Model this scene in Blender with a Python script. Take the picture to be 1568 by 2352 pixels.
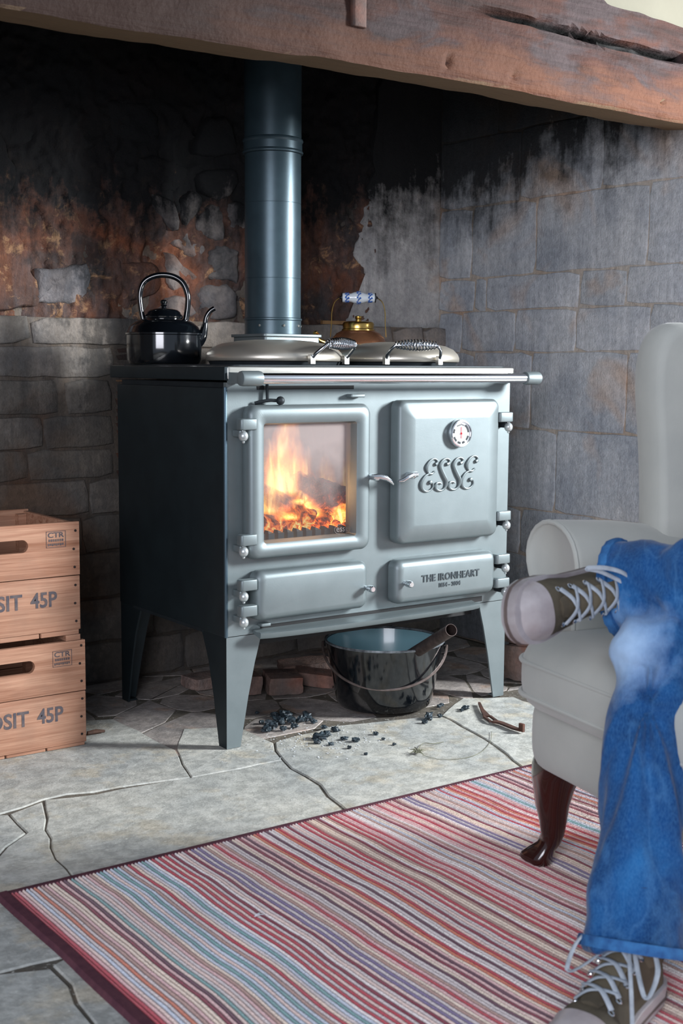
import bpy, bmesh, math, random
from math import sin, cos, pi, radians, sqrt, atan2, exp, floor as ffloor
from mathutils import Vector, Matrix, noise as mnoise
random.seed(7)
C = bpy.context.scene.collection
for o in list(bpy.data.objects): bpy.data.objects.remove(o)

# ------------------------------------------------ camera
CP = Vector((-1.5034, -2.5474, 0.9078)); YAW, PITCH, ROLL, FPX = 0.94680, 0.11460, 0.0064, 2933.5
cf = Vector((cos(YAW)*cos(PITCH), sin(YAW)*cos(PITCH), -sin(PITCH)))
r0 = Vector((sin(YAW), -cos(YAW), 0)); u0 = r0.cross(cf)
cr = r0*cos(ROLL)+u0*sin(ROLL); cu = u0*cos(ROLL)-r0*sin(ROLL)
cam = bpy.data.cameras.new('camera'); camo = bpy.data.objects.new('camera', cam); C.objects.link(camo)
cam.sensor_fit = 'HORIZONTAL'; cam.sensor_width = 36; cam.lens = 36*FPX/1568; cam.clip_start = .05
M = Matrix((cr, cu, -cf)).transposed().to_4x4(); M.translation = CP; camo.matrix_world = M
cam.dof.use_dof = True; cam.dof.focus_distance = 3.25; cam.dof.aperture_fstop = 11
S = bpy.context.scene; S.camera = camo
# ------------------------------------------------ light
S.view_settings.view_transform = 'Standard'; S.view_settings.look = 'None'
S.view_settings.gamma = 1; S.view_settings.use_curve_mapping = False; S.view_settings.exposure = 0.0
W = bpy.data.worlds.new('room_light'); S.world = W; W.use_nodes = True
W.node_tree.nodes['Background'].inputs[0].default_value = (.70, .82, 1, 1)
W.node_tree.nodes['Background'].inputs[1].default_value = .47
def area(name, loc, to, sx, sy, power, col):
    l = bpy.data.lights.new(name, 'AREA'); l.shape = 'RECTANGLE'; l.size = sx; l.size_y = sy; l.energy = power; l.color = col
    o = bpy.data.objects.new(name, l); C.objects.link(o); o.location = loc
    o.rotation_euler = (Vector(to)-Vector(loc)).to_track_quat('-Z', 'Y').to_euler(); return o
area('window_light', (3.0, -2.15, 1.75), (.25, 0, .45), .5, .75, 330, (.93, .97, 1))       # daylight of the window beyond the chair
area('left_fill_light', (-3.4, -3.6, 1.6), (.6, -.2, .9), 2.2, 1.6, 150, (.90, .91, 1))      # added soft fill from behind left, no known window

# ------------------------------------------------ measured points: pixel of the photograph -> point on a world plane
def ray(x, y): return cf + cr*((x-784)/FPX) + cu*((1176-y)/FPX)
def onY(x, y, Y): d = ray(x, y); return CP + d*((Y-CP.y)/d.y)
def onX(x, y, X): d = ray(x, y); return CP + d*((X-CP.x)/d.x)
def onZ(x, y, Z=0): d = ray(x, y); return CP + d*((Z-CP.z)/d.z)
def atD(x, y, D): return CP + ray(x, y)*D

# ------------------------------------------------ helpers
def lin(c):
    return tuple([(v/255/12.92 if v/255 <= .04045 else ((v/255+.055)/1.055)**2.4) for v in c[:3]]+[1])
class MB:
    def __init__(s): s.v = []; s.f = []; s.cols = None
    def add(s, vs, fs, m=None):
        k = len(s.v)
        s.v += [tuple(m @ Vector(v)) if m else tuple(v) for v in vs]; s.f += [tuple(i+k for i in f) for f in fs]; return s
    def box(s, x0, x1, y0, y1, z0, z1, m=None):
        return s.add([(x, y, z) for x in (x0, x1) for y in (y0, y1) for z in (z0, z1)],
            [(0,1,3,2),(4,6,7,5),(0,4,5,1),(2,3,7,6),(0,2,6,4),(1,5,7,3)], m)
    def loft(s, rings, cap0=True, cap1=True, m=None, closed=True):
        n = len(rings[0]); vs = [p for r in rings for p in r]; fs = []
        for i in range(len(rings)-1):
            for j in range(n if closed else n-1):
                a = i*n+j; b = i*n+(j+1) % n; fs.append((a, b, b+n, a+n))
        if cap0: fs.append(tuple(range(n-1, -1, -1)))
        if cap1: fs.append(tuple((len(rings)-1)*n+j for j in range(n)))
        return s.add(vs, fs, m)
    def tube(s, path, rad, n=10, caps=True, closed=False, m=None, flat=1):
        P = [Vector(p) for p in path]; N = len(P); rings = []; ref = None
        for i in range(N):
            a = P[(i-1) % N] if (closed or i > 0) else P[0]; b = P[(i+1) % N] if (closed or i < N-1) else P[-1]
            t = (b-a).normalized()
            if ref is None:
                ref = Vector((0, 0, 1)) if abs(t.z) < .9 else Vector((1, 0, 0))
            e1 = (ref-t*ref.dot(t)).normalized(); ref = e1; e2 = t.cross(e1)
            r = rad[i] if isinstance(rad, (list, tuple)) else rad
            rings.append([P[i]+e1*(r*flat*cos(2*pi*k/n))+e2*(r*sin(2*pi*k/n)) for k in range(n)])
        if closed: rings.append(rings[0]); caps = False
        return s.loft(rings, caps, caps, m)
    def lathe(s, prof, c=(0, 0, 0), n=32, m=None, axis='z'):
        rings = []
        for r, z in prof:
            ring = []
            for k in range(n):
                a = 2*pi*k/n
                p = {'z': (r*cos(a), r*sin(a), z), 'y': (r*cos(a), z, -r*sin(a)), 'x': (z, r*cos(a), r*sin(a))}[axis]
                ring.append((c[0]+p[0], c[1]+p[1], c[2]+p[2]))
            rings.append(ring)
        return s.loft(rings, True, True, m)
    def ball(s, c, r, n=14, m=None, sc=(1, 1, 1)):
        rings = []
        for i in range(n//2+1):
            a = pi*i/(n//2); rr = max(1e-4, sin(a))*r
            rings.append([(c[0]+rr*cos(2*pi*k/n)*sc[0], c[1]+rr*sin(2*pi*k/n)*sc[1], c[2]-cos(a)*r*sc[2]) for k in range(n)])
        return s.loft(rings, True, True, m)
OFF = {}
def link(o, parent):
    C.objects.link(o)
    if parent is not None: o.parent = parent; OFF[o] = OFF.get(parent, Vector((0, 0, 0)))
def obj(name, mb, mat, parent=None, smooth=40, local=False, kind=None, label=None, solid=True):
    off = Vector((0, 0, 0)) if (local or parent is None) else OFF.get(parent, Vector((0, 0, 0)))
    me = bpy.data.meshes.new(name)
    me.from_pydata([(x-off.x, y-off.y, z-off.z) for x, y, z in mb.v], [], mb.f)
    if solid:
        b = bmesh.new(); b.from_mesh(me); bmesh.ops.recalc_face_normals(b, faces=b.faces); b.to_mesh(me); b.free()
    me.materials.append(mat)
    if smooth:
        me.polygons.foreach_set('use_smooth', [True]*len(me.polygons))
        me.set_sharp_from_angle(angle=radians(smooth))
    o = bpy.data.objects.new(name, me); link(o, parent)
    if kind: o['kind'] = kind
    if label: o['label'] = label
    return o
def thing(name, label, cat, loc=(0, 0, 0), rz=0, group=None, m=None):
    o = bpy.data.objects.new(name, None); C.objects.link(o); o.empty_display_size = .05
    if m is not None: o.matrix_world = m
    else: o.location = loc; o.rotation_euler = (0, 0, rz)
    OFF[o] = Vector(loc) if (m is None and rz == 0) else Vector((0, 0, 0))
    return tag(o, label, cat, group)
def tag(o, label, cat, group=None):
    o['label'] = label; o['category'] = cat
    if group: o['group'] = group
    return o
def rrect(x0, x1, z0, z1, r, n=5):
    r = max(1e-4, min(r, (x1-x0)/2-1e-4, (z1-z0)/2-1e-4)); out = []
    for cx, cz, a0 in ((x1-r, z0+r, -pi/2), (x1-r, z1-r, 0), (x0+r, z1-r, pi/2), (x0+r, z0+r, pi)):
        for k in range(n+1):
            a = a0+pi/2*k/n; out.append((cx+r*cos(a), cz+r*sin(a)))
    return out
def panel(mb, x0, x1, z0, z1, layers, n=5, cap1=True):
    """layers: (inset, y, corner radius); a cast iron plate seen from -Y"""
    rings = [[(x, y, z) for x, z in rrect(x0+i, x1-i, z0+i, z1-i, r, n)] for i, y, r in layers]
    return mb.loft(rings, True, cap1)
def rbox(mb, x0, x1, y0, y1, z0, z1, b=.01, r=.02, n=4, m=None):
    """box with rounded plan corners r and rounded top / bottom edges b"""
    L = [(b, z0)] + [(b*(1-sin(pi/2*k/3)), z0+b*(1-cos(pi/2*k/3))) for k in (1, 2, 3)] + [(b*(1-cos(pi/2*k/3)), z1-b*(1-sin(pi/2*k/3))) for k in (0, 1, 2)]+[(b, z1)]
    return mb.loft([[(x, y, z) for x, y in rrect(x0+i, x1-i, y0+i, y1-i, max(r-i, .002), n)] for i, z in L], True, True, m)
def fbm(x, y, z=0, o=3): return mnoise.fractal(Vector((x, y, z)), 1.0, 2.0, o)
def chaikin(P, k=1):
    for _ in range(k):
        Q = []
        for i in range(len(P)):
            a, b = P[i], P[(i+1) % len(P)]
            Q += [(a[0]*.75+b[0]*.25, a[1]*.75+b[1]*.25), (a[0]*.25+b[0]*.75, a[1]*.25+b[1]*.75)]
        P = Q
    return P
def poly_area(P): return .5*sum(P[i][0]*P[(i+1) % len(P)][1]-P[(i+1) % len(P)][0]*P[i][1] for i in range(len(P)))
def inset(P, d):
    if poly_area(P) < 0: P = P[::-1]
    out = []; n = len(P)
    for i in range(n):
        a, b, c = Vector(P[i-1]), Vector(P[i]), Vector(P[(i+1) % n])
        e1 = (b-a).normalized(); e2 = (c-b).normalized(); n1 = Vector((-e1.y, e1.x)); n2 = Vector((-e2.y, e2.x))
        k = 1+n1.dot(n2); m = (n1+n2)/max(k, .35); q = b+m*d; out.append((q.x, q.y))
    return out
def stone(mb, P, place, h, bevel, dome=0.0, back=.03):
    """P polygon in wall coordinates, place(u, v, depth) -> world, h how proud it stands"""
    if poly_area(P) < 0: P = P[::-1]
    cx = sum(p[0] for p in P)/len(P); cy = sum(p[1] for p in P)/len(P)
    sz = sqrt(abs(poly_area(P)))
    def sh(k): return [(cx+(x-cx)*k, cy+(y-cy)*k) for x, y in P]
    k1 = 1-1.2*bevel/sz; k2 = 1-3.2*bevel/sz
    if dome is None:
        return mb.loft([[place(x, y, -back) for x, y in P], [place(x, y, h-bevel) for x, y in P], [place(x, y, h) for x, y in inset(P, bevel*.8)]], True, True)
    mb.loft([[place(x, y, -back) for x, y in P], [place(x, y, h-bevel) for x, y in P], [place(x, y, h-bevel*.25) for x, y in sh(k1)],
             [place(x, y, h) for x, y in sh(k2)], [place(x, y, h+dome) for x, y in sh(k2*.5)]], True, True)
    return mb
def rough_stone(mb, P, place, h, seed, amp=.010, back=.02):
    """hewn lump: rings shrinking to the middle, each point knocked about by noise"""
    if poly_area(P) < 0: P = P[::-1]
    cx = sum(p[0] for p in P)/len(P); cy = sum(p[1] for p in P)/len(P); rings = [[place(x, y, -back) for x, y in P]]
    for k, d in ((1.0, h*.25), (.96, h*.62), (.88, h*.86), (.76, h), (.6, h*1.05), (.44, h*1.08), (.28, h*1.08), (.12, h*1.08)):
        ring = []
        for x, y in P:
            u, v = cx+(x-cx)*k, cy+(y-cy)*k
            n_ = fbm(u*16+seed, v*16, 2, 3)*amp+fbm(u*55, v*55, seed, 3)*amp*.35+(v-cy)*.10
            ring.append(place(u, v, d+n_*min(1, (1.04-k)*4)))
        rings.append(ring)
    return mb.loft(rings)
def voronoi(seeds, bb):
    cells = []
    for i, s in enumerate(seeds):
        P = [(bb[0], bb[2]), (bb[1], bb[2]), (bb[1], bb[3]), (bb[0], bb[3])]
        for j, t in enumerate(seeds):
            if i == j: continue
            dx, dy = t[0]-s[0], t[1]-s[1]
            if dx*dx+dy*dy > .5: continue
            mx, my = (s[0]+t[0])/2, (s[1]+t[1])/2; Q = []
            for k in range(len(P)):
                a, b = P[k], P[(k+1) % len(P)]
                da = (a[0]-mx)*dx+(a[1]-my)*dy; db = (b[0]-mx)*dx+(b[1]-my)*dy
                if da <= 0: Q.append(a)
                if (da < 0) != (db < 0) and da != db:
                    q = da/(da-db); Q.append((a[0]+(b[0]-a[0])*q, a[1]+(b[1]-a[1])*q))
            P = Q
            if len(P) < 3: break
        cells.append(P)
    return cells

# ------------------------------------------------ materials
class NT:
    def __init__(s, name):
        s.m = bpy.data.materials.new(name); s.m.use_nodes = True; s.t = s.m.node_tree
        s.b = s.t.nodes['Principled BSDF']; s.out = s.t.nodes['Material Output']
    def set(s, inp, v):
        if isinstance(v, bpy.types.NodeSocket): s.t.links.new(v, inp)
        elif v is not None:
            try: inp.default_value = v
            except Exception: inp.default_value = tuple(v)[:len(inp.default_value)]
    def n(s, ty, out=0, props=None, **kw):
        nd = s.t.nodes.new(ty)
        for k, v in (props or {}).items(): setattr(nd, k, v)
        for k, v in kw.items():
            key = int(k[1:]) if (k[0] == 'i' and k[1:].isdigit()) else k.replace('_', ' ')
            s.set(nd.inputs[key], v)
        return nd.outputs[out]
    def pos(s): return s.n('ShaderNodeNewGeometry', 'Position')
    def objc(s): return s.n('ShaderNodeTexCoord', 'Object')
    def mapp(s, v, sc=(1, 1, 1), loc=(0, 0, 0), rot=(0, 0, 0)):
        return s.n('ShaderNodeMapping', Vector=v, Scale=sc, Location=loc, Rotation=rot)
    def noise(s, v, scale=5, det=4, rough=.55, dist=0):
        return s.n('ShaderNodeTexNoise', 0, Vector=v, Scale=scale, Detail=det, Roughness=rough, Distortion=dist)
    def ramp(s, f, stops):
        nd = s.t.nodes.new('ShaderNodeValToRGB'); s.t.links.new(f, nd.inputs[0]); e = nd.color_ramp.elements
        e[0].position, e[0].color = stops[0][0], stops[0][1]; e[1].position, e[1].color = stops[-1][0], stops[-1][1]
        for p, c in stops[1:-1]: q = e.new(p); q.color = c
        return nd.outputs[0]
    def mix(s, f, a, b, ty='MIX'):
        nd = s.t.nodes.new('ShaderNodeMix'); nd.data_type = 'RGBA'; nd.blend_type = ty
        s.set(nd.inputs[0], f); s.set(nd.inputs[6], a); s.set(nd.inputs[7], b); return nd.outputs[2]
    def math(s, op, a, b=0, c=0, clamp=False):
        nd = s.t.nodes.new('ShaderNodeMath'); nd.operation = op; nd.use_clamp = clamp
        for i, v in enumerate((a, b, c)): s.set(nd.inputs[i], v)
        return nd.outputs[0]
    def maprange(s, v, a, b, c=0, d=1):
        return s.n('ShaderNodeMapRange', 0, i0=v, i1=a, i2=b, i3=c, i4=d)
    def sep(s, v):
        nd = s.t.nodes.new('ShaderNodeSeparateXYZ'); s.t.links.new(v, nd.inputs[0]); return nd.outputs
    def bump(s, h, st=.3, d=.01, nrm=None):
        return s.n('ShaderNodeBump', 0, Strength=st, Distance=d, Height=h, Normal=nrm)
    def fin(s, **kw):
        for k, v in kw.items(): s.set(s.b.inputs[k.replace('_', ' ')], v)
        return s.m
def g(v): return (v, v, v, 1)
def simple(name, col, rough=.5, metal=0, col2=None, vs=8, bs=60, bst=.1, bd=.003, coat=0, stretch=(1, 1, 1), rvar=0, spec=.5):
    s = NT(name); v = s.mapp(s.objc(), stretch)
    base = lin(col)
    if col2: base = s.mix(s.ramp(s.noise(v, vs, 5), [(.3, g(0)), (.7, g(1))]), lin(col), lin(col2))
    rg = rough
    if rvar: rg = s.maprange(s.noise(v, vs*2, 3), .3, .7, rough-rvar, rough+rvar)
    nr = s.bump(s.noise(v, bs, 3), bst, bd) if bst else None
    s.fin(Base_Color=base, Roughness=rg, Metallic=metal, Normal=nr, Coat_Weight=coat, Coat_Roughness=.06, Specular_IOR_Level=spec)
    return s.m
def wall_mat(name, ca, cb, ochre, soot, tint=.25, fleck=None):
    """limestone / plaster with vertical weathering, ochre mortar stains and chimney soot with painted shade; soot(s, xyz) gives the mask of both"""
    s = NT(name); p = s.pos(); xyz = s.sep(p)
    rnd = s.n('ShaderNodeObjectInfo', 'Random')
    n1 = s.noise(p, 5, 6, .6); n2 = s.noise(s.mapp(p, (38, 38, 5)), 1, 5, .65); n3 = s.noise(p, 60, 4, .7); n4 = s.noise(p, 2.3, 4, .6, .6)
    base = s.mix(s.ramp(n1, [(.35, g(0)), (.65, g(1))]), lin(ca), lin(cb))
    base = s.mix(s.ramp(n2, [(.3, g(0)), (.72, g(.75))]), base, s.mix(.5, base, lin((104, 110, 116)), 'MIX'))
    base = s.mix(s.ramp(n4, [(.53, g(0)), (.66, g(.75))]), base, lin(ochre))
    base = s.mix(s.maprange(n3, .3, .75, 0, .45), base, s.mix(1, base, lin((120, 120, 120)), 'MULTIPLY'))
    base = s.mix(1, base, s.n('ShaderNodeCombineColor', 0, i0=s.maprange(rnd, 0, 1, 1-tint, 1+tint*.4), i1=s.maprange(rnd, 0, 1, 1-tint, 1+tint*.3), i2=s.maprange(rnd, 0, 1, 1-tint, 1+tint*.3)), 'MULTIPLY')
    if fleck: base = s.mix(s.ramp(s.noise(p, 15, 6, .72, .5), [(.55, g(0)), (.66, g(.8))]), base, lin(fleck))
    sm = soot(s, xyz, s.noise(s.mapp(p, (13, 13, 2.6)), 1, 6, .65), s.noise(p, 20, 5, .7))
    base = s.mix(sm, base, lin((13, 15, 17)))
    b = s.bump(s.math('ADD', s.math('MULTIPLY', n3, .5), s.math('ADD', n2, s.noise(p, 160, 3))), .5, .005)
    return s.fin(Base_Color=base, Roughness=.92, Normal=b, Specular_IOR_Level=.25)
# ================================================ THE SETTING
def struct(name, mb, mat, **k): return obj(name, mb, mat, None, kind='structure', **k)
def soot_shade_back(s, xyz, n, n2):
    nn = s.math('ADD', s.math('MULTIPLY', s.math('SUBTRACT', n, .5), .55), s.math('MULTIPLY', s.math('SUBTRACT', n2, .5), .35))
    # the soot line falls from the corner towards the flue and is lowest in a tongue left of it
    edge = s.math('ADD', 1.25, s.math('MULTIPLY', s.maprange(xyz[0], .55, 1.25, 0, 1), .13))
    up = s.maprange(s.math('ADD', s.math('SUBTRACT', xyz[2], edge), nn), -.12, .13, 0, .985)
    col = s.maprange(s.math('ADD', s.math('ABSOLUTE', s.math('SUBTRACT', xyz[0], .02)), nn), .18, .02, 0, .8)
    col = s.math('MULTIPLY', col, s.maprange(s.math('ADD', xyz[2], nn), 1.03, 1.16, 0, 1))
    low = s.math('MULTIPLY', s.maprange(s.math('ADD', xyz[2], nn), 1.0, .75, 0, .66), s.maprange(s.math('ADD', xyz[0], nn), .95, .35, .25, 1))  # shade of the lower left wall, painted in along with the soot
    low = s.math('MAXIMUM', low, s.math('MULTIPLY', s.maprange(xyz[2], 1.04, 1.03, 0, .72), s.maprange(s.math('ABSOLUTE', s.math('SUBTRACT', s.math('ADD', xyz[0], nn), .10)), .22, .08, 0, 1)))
    return s.math('MAXIMUM', s.math('MAXIMUM', up, col), low)
def soot_shadow_right(s, xyz, n, n2):
    nn = s.math('ADD', s.math('MULTIPLY', s.math('SUBTRACT', n, .5), .5), s.math('MULTIPLY', s.math('SUBTRACT', n2, .5), .3))
    edge = s.math('ADD', 1.40, s.math('MULTIPLY', s.maprange(xyz[1], .75, -.1, 0, 1), .17))
    a = s.maprange(s.math('ADD', s.math('SUBTRACT', xyz[2], edge), nn), -.12, .08, 0, .93)  # soot with the beam's shadow painted in above the rising edge
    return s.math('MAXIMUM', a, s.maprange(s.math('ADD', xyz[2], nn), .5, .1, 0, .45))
m_blk = wall_mat('limestone_blocks', (176, 164, 150), (118, 114, 110), (146, 112, 86), soot_shade_back)
m_mort = wall_mat('old_mortar', (140, 124, 108), (104, 94, 84), (140, 96, 66), soot_shade_back, 0)
m_rub = wall_mat('burnt_rubble', (126, 78, 52), (62, 52, 46), (156, 88, 50), soot_shade_back, .35, (176, 136, 100))
m_grub = wall_mat('grey_rubble', (158, 146, 138), (96, 96, 100), (150, 104, 76), soot_shade_back, .3)
m_plas = wall_mat('old_plaster', (206, 204, 200), (172, 170, 168), (180, 152, 128), soot_shade_back, 0)
m_rw = wall_mat('side_wall_stone', (214, 216, 218), (172, 178, 186), (204, 172, 144), soot_shadow_right, .10)
m_rwm = wall_mat('side_wall_mortar', (206, 196, 184), (186, 166, 146), (196, 150, 116), soot_shadow_right, 0)

YW, XR = .80, 1.30
# back wall: lower part stands 3 cm proud of the upper part (the ledge behind the hob)
struct('wall_back', MB().box(-1.25, XR+.3, YW+.0, YW+.3, 0, 2.4), m_mort, smooth=0)
wb = bpy.data.objects['wall_back']
def pb(u, v, d): return (u, YW-d, v)
lg = MB().box(-1.25, XR, YW-.0455, YW+.02, 0, 1.031)
obj('plinth_core', lg, m_mort, wb, smooth=0, local=True)
def rough_rect(x0, x1, z0, z1, j=.004, gap=.004, rnd=random):
    P = []; nx = max(2, int((x1-x0)/.05)); nz = max(1, int((z1-z0)/.04))
    for k in range(nx): P.append((x0+(x1-x0)*(k+.15)/nx, z0))
    for k in range(nz): P.append((x1, z0+(z1-z0)*(k+.2)/nz))
    for k in range(nx): P.append((x1-(x1-x0)*(k+.15)/nx, z1))
    for k in range(nz): P.append((x0, z1-(z1-z0)*(k+.2)/nz))
    P = [(x+rnd.uniform(-j, j), z+rnd.uniform(-j, j)) for x, z in P]
    return inset(P, gap)
courses = [(1.034, .957), (.953, .868), (.865, .766), (.764, .675), (.673, .588), (.585, .486), (.483, .38), (.377, .25), (.247, .12), (.117, .004)]
joints = [[-.16, .34, .62, 1.07, 1.20], [.083, .5, .9, 1.12], [-.085, -.065, .078, .55, .98, 1.18], [-.13, .08, .4, .8, 1.1], [-.175, .08, .5, .95],
          [-.3, .0, .3, .7, 1.0], [-.35, -.02, .35, .72, 1.1], [-.2, .12, .42, .62, .95], [-.4, .2, .55, .8, 1.1], [-.1, .3, .7, 1.0]]
for (zt, zb), js in zip(courses, joints):
    xs = [-1.2, -.75]+js+[XR]; first = True
    for a, b in zip(xs, xs[1:]):
        if b-a < .03: continue
        if b <= .09 and a > -.3 and zt < 1.0 and zt > .5: pass
        x0 = a
        if a in (.083, .078, .08) and zt > .48:              # thin brick ends beside the stove
            z = zb
            while z < zt-.008:
                h = random.uniform(.018, .03)
                w = random.uniform(.095, .12)
                obj('brick', stone(MB(), rough_rect(a+.004, a+w, z, min(z+h, zt), .0015, .0015), pb, .048+random.uniform(-.006, .006), .003), m_rub, wb, smooth=50, local=True)
                z += h
            x0 = a+.12
        P = rough_rect(x0, b, zb, zt, .003, .0022)
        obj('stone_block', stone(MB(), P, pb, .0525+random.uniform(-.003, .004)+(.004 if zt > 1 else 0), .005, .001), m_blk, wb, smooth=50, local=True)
# upper part: burnt rubble left and right of the flue, grey stones by the flue, plaster towards the corner
seeds = []; grey = []
for x0, x1, y0, y1 in ((444, 509, 313, 378), (448, 540, 378, 455), (425, 528, 465, 546), (455, 528, 569, 650), (444, 532, 653, 718), (329, 425, 443, 519), (160, 237, 665, 718)):
    p = onY((x0+x1)/2, (y0+y1)/2, YW-.01); seeds.append((p.x, p.z)); grey.append(len(seeds)-1)
for x0, x1, y0, y1 in ((264, 455, 600, 722),): p = onY(350, 640, YW-.01); seeds.append((p.x, p.z))
rr = random.Random(4)
z = 1.06
while z < 1.62:
    x = .30
    while x < .50:
        q = (x+rr.uniform(-.02, .02), z+rr.uniform(-.015, .015))
        if all((q[0]-t[0])**2+(q[1]-t[1])**2 > .07**2 for t in seeds): seeds.append(q)
        x += rr.uniform(.06, .09)
    z += .06
guard = [(-.3, z_) for z_ in (1.0, 1.1, 1.2, 1.3, 1.4)]+[(.60, 1.0+.1*k) for k in range(8)]+[(x_, 1.32) for x_ in (-.2, -.05, .1, .22)]
cells = voronoi(seeds+guard, (-.4, .62, 1.036, 1.66))[:len(seeds)]
for i, P in enumerate(cells):
    if len(P) < 3: continue
    cx = sum(p[0] for p in P)/len(P); cz = sum(p[1] for p in P)/len(P)
    P = [(min(max(x, cx-.085), cx+.085), min(max(z, cz-.06), cz+.06)) for x, z in P]
    P = inset(P, .004)
    if abs(poly_area(P)) < .0005: continue
    P = chaikin(P, 1); Q = []
    for k in range(len(P)):
        a, b = P[k], P[(k+1) % len(P)]
        for t in (0, .5):
            x, z = a[0]+(b[0]-a[0])*t, a[1]+(b[1]-a[1])*t; Q.append((x+fbm(x*30, z*30)*.009, z+fbm(x*30, z*30, 7)*.009))
    obj('rubble_stone', rough_stone(MB(), Q, pb, rr.uniform(.016, .030)+(.004 if i in grey else 0), i*1.7), m_grub if (i in grey or rr.random() < .55) and i != 7 else m_rub, wb, smooth=60, local=True)
def crust(x0, x1, z0, z1, nx, nz, amp, seed, base=.006):
    """burnt, spalled masonry: a craggy skin on the wall"""
    mb = MB()
    for i in range(nx+1):
        for j in range(nz+1):
            x, z = x0+(x1-x0)*i/nx, z0+(z1-z0)*j/nz
            a = fbm(x*7+seed, z*7, 1, 4); b = 1-abs(fbm(x*13+seed, z*11, 4, 4))*1.6; c = fbm(x*45, z*38, seed, 3)
            mb.v.append((x, YW-(base+amp*(.5*a+.45*b*b+.28*c)), z))
    for i in range(nx):
        for j in range(nz): k = i*(nz+1)+j; mb.f.append((k, k+1, k+nz+2, k+nz+1))
    return mb
obj('burnt_crust', crust(-.28, 1.02, 1.02, 2.12, 200, 150, .026, 3), m_rub, wb, smooth=180, local=True, solid=False)
def patch(pts, h, mat, nm, pl, pa, nu=46, nv=40, amp=.004):
    """uneven rendered plaster: a thick skin with a ragged edge, u / v grid"""
    u0_, u1_ = min(p[0] for p in pts), max(p[0] for p in pts)
    mb = MB()
    P = chaikin(pts, 2); Q = []
    for k in range(len(P)):
        a, b = P[k], P[(k+1) % len(P)]
        for t in (0, .5): Q.append((a[0]+(b[0]-a[0])*t, a[1]+(b[1]-a[1])*t))
    Q = [(x+fbm(x*16, y*16, 3)*.028, y+fbm(x*16, y*16, 9)*.028) for x, y in Q]
    cx = sum(p[0] for p in Q)/len(Q); cy = sum(p[1] for p in Q)/len(Q)
    rings = []
    for k, d in ((1.0, -.01), (1.0, h-.004), (.985, h), (.9, h), (.75, h), (.6, h), (.45, h), (.3, h), (.15, h)):
        rings.append([pl(cx+(x-cx)*k, cy+(y-cy)*k, d+(fbm(x*k*6, y*k*6)*amp if k < .99 else 0)) for x, y in Q])
    return obj(nm, mb.loft(rings), mat, pa, smooth=50, local=True)
patch([(.90, .985), (1.42, .985), (1.42, 2.0), (1.1, 2.0), (1.02, 1.7), (1.0, 1.42), (.96, 1.33), (.965, 1.22), (.985, 1.15), (.93, 1.1)], .019, m_plas, 'plaster_patch', pb, wb)
patch([(-1.2, 1.036), (-.14, 1.036), (-.13, 1.12), (-.16, 1.2), (-.2, 1.3), (-.18, 1.45), (-.3, 1.7), (-1.2, 1.7)], .024, m_rub, 'plaster_patch', pb, wb)

# right wall
struct('wall_right', MB().box(XR-.0095, XR+.35, -.27, YW+.3, 0, 2.4), m_rwm, smooth=0)
wr = bpy.data.objects['wall_right']
def pr_(u, v, d): return (XR-d, u, v)
def yx(px): return (lambda p: p.y)(onX(px, 700, XR))
rc = [(2.2, 1.86, [.3]), (1.858, 1.632, [.5, .12]), (1.63, 1.417, [.40, yx(1382)]), (1.415, 1.19, [.62, yx(1233), yx(1488)]), (1.188, 1.082, [.60, yx(1122), yx(1336), yx(1443)]),
      (1.08, .952, [.66, yx(1190), yx(1330), yx(1500)]), (.95, .715, [.6, yx(1229), yx(1450)]), (.713, .466, [.55, yx(1291)]), (.464, .32, [.62, yx(1212), yx(1400)]), (.318, .16, [.3, .02]), (.158, .004, [.45, .15])]
for zt, zb, js in rc:
    ys = [-.268]+sorted(js)+[YW-.02]
    for a, b in zip(ys, ys[1:]):
        obj('stone_block', stone(MB(), rough_rect(a, b, zb, zt, .0025, .0012), pr_, .012+random.uniform(-.002, .002), .0025, .0), m_rw, wr, smooth=50, local=True)
# left jamb of the fireplace, the wall above the beam and the smoke chamber over it
struct('wall_left', MB().box(-1.6, -1.25, -.27, YW+.3, 0, 2.4), wall_mat('sooty_jamb', (60, 54, 50), (40, 38, 36), (70, 54, 44), soot_shadow_right, 0), smooth=0)
m_cream = simple('cream_plaster', (128, 124, 108), .9, 0, (118, 114, 99), 4, 30, .15, .004)
struct('wall_front', MB().box(-2.6, .78, -.322, -.10, 1.85, 2.75).box(.78, 3.2, -.322, -.10, 1.735, 2.75), m_cream, smooth=0)
struct('ceiling', MB().box(-1.6, XR+.35, -.12, YW+.3, 2.4, 2.5), m_mort, smooth=0)

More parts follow.
